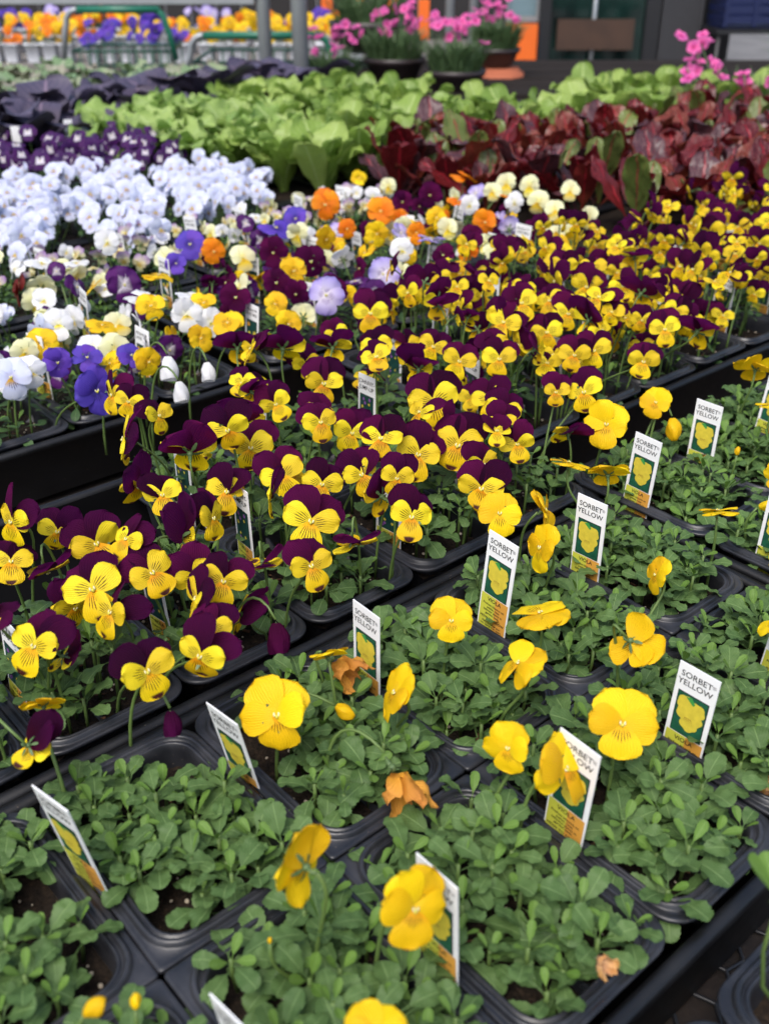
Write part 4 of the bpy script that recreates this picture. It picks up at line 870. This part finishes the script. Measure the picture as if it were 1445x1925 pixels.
def cart(name, lab, x0, x1, y, z, d, zb):
    c = add('garden_cart', None, None, None, lab, 'cart', 'green garden carts')
    rr = .05
    b = MB(); b.tube([(x0 + rr, y, z), (x1 - .02, y, z)], .0135, 12); add('grip', b.me('grip', M['greenp']), c)
    for s, x in ((1, x0), (-1, x1)):
        b = MB(); pts = [(x + s * rr * (1 - math.cos(t)), y, z - rr * (1 - math.sin(t))) for t in [PI / 2 * q / 6 for q in range(7)]]
        b.tube([(x - s * .03, y + .0, zb - .05)] + [(x - s * .01, y, z - rr * 1.6)] + pts, .012, 10); add('handle_bend', b.me('handle_bend', M['steel'] if s > 0 else M['greenp']), c)
    b = MB(); n_ = 12
    for q in range(n_ + 1):
        xx = x0 + (x1 - x0) * q / n_; b.tube([(xx, y + .02, zb - .02), (xx, y + .05, zb - .28)], .004, 5); b.tube([(xx, y + d, zb - .02), (xx, y + d - .03, zb - .28)], .004, 5)
    for zz in (zb - .02, zb - .1, zb - .19, zb - .28): b.tube([(x0, y + .03, zz), (x1, y + .03, zz), (x1, y + d, zz), (x0, y + d, zz), (x0, y + .03, zz)], .006, 5)
    b.box(x0, x1, y + .03, y + d, zb - .29, zb - .28); add('basket', b.me('basket', M['dgreen']), c)
    for xx in (x0 + .03, x1 - .03):
        for yy in (y + .08, y + d - .06):
            b = MB(); b.tube([(xx, yy, zb - .29), (xx, yy, .1)], .011, 8); add('leg', b.me('leg', M['dgreen']), c)
            b = MB(); b.tube([(xx - .014, yy, .055), (xx + .014, yy, .055)], .055, 16); add('wheel', b.me('wheel', M['tray']), c)
cart('garden_cart', 'green cart with a grey-ended push handle behind the purple cabbages', -.70, -.20, 4.02, .872, .5, .80)
cart('garden_cart', 'green cart with a basket in front of the white pots', -1.25, -.86, 4.42, .932, .3, .80)

def dianthus(x, y, R, z, lab, nfl, seed, spread=1., tall=.13):
    r_ = random.Random(seed)
    p = add('bowl_pot', None, None, T(x, y, z), 'brown plastic bowl pot ' + lab, 'pot', 'brown bowl pots'); b = MB()
    b.lathe([(0, .0), (R * .60, 0), (R * .74, .012), (R * .93, R * .55), (R * 1.0, R * .58), (R * 1.03, R * .74), (R * .95, R * .74), (R * .9, R * .64)], 32); add('pot_wall', b.me('pot_wall', M['pot']), p)
    b = MB(); b.lathe([(0, R * .62), (R * .91, R * .64)], 24); add('soil', b.me('soil', M['soil']), p)
    d = add('dianthus_plant', None, None, T(x, y, z + R * .64), 'pink dianthus with grassy leaves ' + lab, 'dianthus', 'pink dianthus'); b = MB()
    for k in range(330):
        a, rr = r_.uniform(0, 2 * PI), R * .85 * math.sqrt(r_.random()); L = r_.uniform(.06, tall); ln = r_.uniform(.1, .9); c, s = math.cos(a + r_.uniform(-1, 1)), math.sin(a + r_.uniform(-1, 1)); px_, py_ = rr * math.cos(a), rr * math.sin(a); w = .0032
        p1 = (px_ + c * L * ln * .45, py_ + s * L * ln * .45, L * .6); p2 = (px_ + c * L * ln * 1., py_ + s * L * ln * 1., L * (1 - .3 * ln))
        b.add([(px_ - s * w, py_ + c * w, 0), (px_ + s * w, py_ - c * w, 0), (p1[0] + s * w, p1[1] - c * w, p1[2]), (p1[0] - s * w, p1[1] + c * w, p1[2]), p2], [(0, 1, 2, 3), (3, 2, 4)])
    o = add('foliage', b.me('foliage', M['grassy']), d); o['kind'] = 'stuff'
    for k in range(nfl):
        ca, cr = r_.uniform(0, 2 * PI), R * spread * math.sqrt(r_.random()); cx, cy = cr * math.cos(ca), cr * math.sin(ca); cz = tall * .9 + r_.uniform(-.02, .05)
        for q in range(r_.randint(2, 3)):
            v, n = Vector((cx + r_.uniform(-.025, .025), cy + r_.uniform(-.025, .025), cz + r_.uniform(-.02, .02))), dirv(r_.uniform(-180, 0), r_.uniform(10, 80))
            add('flower', dia_me[r_.randrange(3)], d, Matrix.Translation(v) @ basis(n) @ S(r_.uniform(.014, .0195)))
        b = MB(); b.tube([(cx * .5, cy * .5, 0), (cx, cy, cz)], .0017, 5); add('stem', b.me('stem', M['grassy']), d)
dia_me = []
for q in range(3):
    b = MB()
    for k in range(5): v, f, u = petal_arr(ang=72 * k + q * 9, L=1., Wd=.55, back=.1, ruf=.12, seed=q * 9 + k, ns=5, nt_=6); b.add(v, f, 0, u)
    dia_me.append(b.me('flower', M['pink']))
dianthus(.035, 3.80, .105, .745, 'standing beside the steel posts', 9, 1)
dianthus(.235, 3.66, .10, .725, 'in front of the terracotta pot', 11, 2)
dianthus(.405, 4.05, .088, .765, 'standing on the terracotta pot', 8, 3)
dianthus(-.06, 4.32, .15, .79, 'largest, behind the other bowls', 7, 4, 1., .17)
dianthus(-.18, 3.72, .09, .69, 'half hidden behind the thicker post', 9, 5)
dianthus(.86, 2.50, .12, BZ, 'behind the chard by the right edge', 16, 6, 1.7, .12)
dianthus(1.10, 2.66, .13, .78, 'tallest at the right edge', 8, 7, 1.2, .18)
t = add('terracotta_pot', None, None, T(.42, 4.05, .736), 'upturned terracotta pot under a brown bowl', 'pot'); b = MB(); b.lathe([(0, .028), (.072, .028), (.082, .012), (.092, .012), (.094, -.06), (.088, -.06)], 28); add('pot_wall', b.me('pot_wall', M['terra']), t)

shop = add('shop_building', None, None, None, 'dark shop front with an orange panel and glass door', 'building')
YW = 6.5
b = MB(); b.box(.2, .70, YW, YW + .2, 0, 3.2); b.box(.70, .93, YW + .1, YW + .2, 0, .75); b.box(.7, 3.8, YW, YW + .2, 2.3, 3.2); b.box(2.45, 3.8, YW + .02, YW + .2, 0, 2.3); b.box(.7, 2.5, YW + 1.6, YW + 1.7, 0, 3.2); b.box(.2, 3.8, YW + .2, YW + 1.7, 3.2, 3.3); add('wall', b.me('wall', M['wall'], False), shop)
b = MB(); b.box(.705, .885, YW - .02, YW + .09, 0, .735); add('orange_panel', b.me('orange_panel', M['orange'], False), shop)
wnd = add('window', None, shop); b = MB(); b.box(.70, .89, YW + .02, YW + .06, .745, .775); b.box(.70, .715, YW + .02, YW + .06, .776, 1.6); b.box(.875, .89, YW + .02, YW + .06, .776, 1.6); add('frame', b.me('frame', M['steel'], False), wnd)
b = MB(); b.box(.716, .874, YW + .035, YW + .045, .776, 1.6); add('pane', b.me('pane', plain('pale_blue_glass', (.16, .24, .27), .1, .4, 4), False), wnd)
dr = add('door', None, shop)
b = MB()
for x0, x1 in ((.892, .955), (1.50, 1.58)): b.box(x0, x1, YW - .03, YW + .05, 0, 2.3)
b.box(.956, 1.499, YW - .02, YW + .04, 0, .16); b.box(.956, 1.499, YW - .02, YW + .04, 2.2, 2.3); add('frame', b.me('frame', M['dark'], False), dr)
b = MB(); b.box(.957, 1.498, YW + .005, YW + .015, .161, 2.199); add('pane', b.me('pane', M['pane'], False), dr)
b = MB(); b.tube([(1.2, YW - .05, .3), (1.2, YW - .05, 1.1)], .012, 8); add('handle', b.me('handle', M['steel']), dr)
for k in range(9): b = MB(); b.box(1.60 + k * .026, 1.617 + k * .026, YW - .02, YW, 0, 2.28); add('slat', b.me('slat', M['slat'], False), shop)
b = MB(); b.box(1.585, 1.84, YW + .002, YW + .05, 0, 2.29); add('dark_panel', b.me('dark_panel', M['dark'], False), shop)
b = MB(); b.box(.99, 1.43, YW - .075, YW - .05, .605, .765); add('sign_board', b.me('sign_board', M['sign'], False), None, None, 'blank brown wooden board hung across the glass door', 'sign board')
ct = add('blue_crate', None, None, None, 'blue plastic crate on a stand right of the grey slats', 'crate'); b = MB()
for z in (.76, .81, .86, .91): b.box(1.86, 2.20, YW - .32, YW - .30, z, z + .035); b.box(1.86, 2.20, YW - .02, YW - .005, z, z + .035); b.box(1.86, 1.875, YW - .299, YW - .021, z, z + .035); b.box(2.185, 2.20, YW - .299, YW - .021, z, z + .035)
for x in (1.86, 2.02, 2.18): b.box(x, x + .02, YW - .329, YW - .321, .745, .95)
b.box(1.86, 2.20, YW - .30, YW - .02, .735, .75); add('crate_wall', b.me('crate_wall', M['blue'], False), ct)
st = add('metal_stand', None, None, None, 'dark metal stand under the blue crate', 'stand'); b = MB(); b.box(1.82, 2.42, YW - .36, YW - .01, .71, .73)
add('stand_top', b.me('stand_top', M['dark'], False), st)
for x in (1.84, 2.4):
    for y in (YW - .34, YW - .03): b = MB(); b.tube([(x, y, 0), (x, y, .709)], .012, 8); add('leg', b.me('leg', M['dark']), st)
for x, y in ((.30, 5.2), (.44, 5.6)): b = MB(); b.tube([(x, y, 0), (x, y, 2.4)], .02, 12); add('support_pole', b.me('support_pole', M['steel']), None, None, 'thin grey pole %s the shop front' % ('nearer, left of' if x < .4 else 'farther, close to'), 'pole')
fe = add('board_fence', None, None, None, 'dark weathered board fence far behind the yellow pansies', 'fence')
for k in range(34): b = MB(); b.box(-6.2 + k * .19, -6.02 + k * .19, 8.5, 8.52, 0, 2.2 + .03 * math.sin(k * 2.3)); add('board', b.me('board', M['wall'], False), fe)
for k in range(4): b = MB(); b.box(-.35 + k * .18, -.29 + k * .18, 6.3, 6.36, 0, 1.05 - .06 * k); add('orange_stake', b.me('orange_stake', M['orange'], False), None, None, ORD[k] + ' short orange stake from left behind the pink dianthus bowls', 'stake', 'orange stakes')
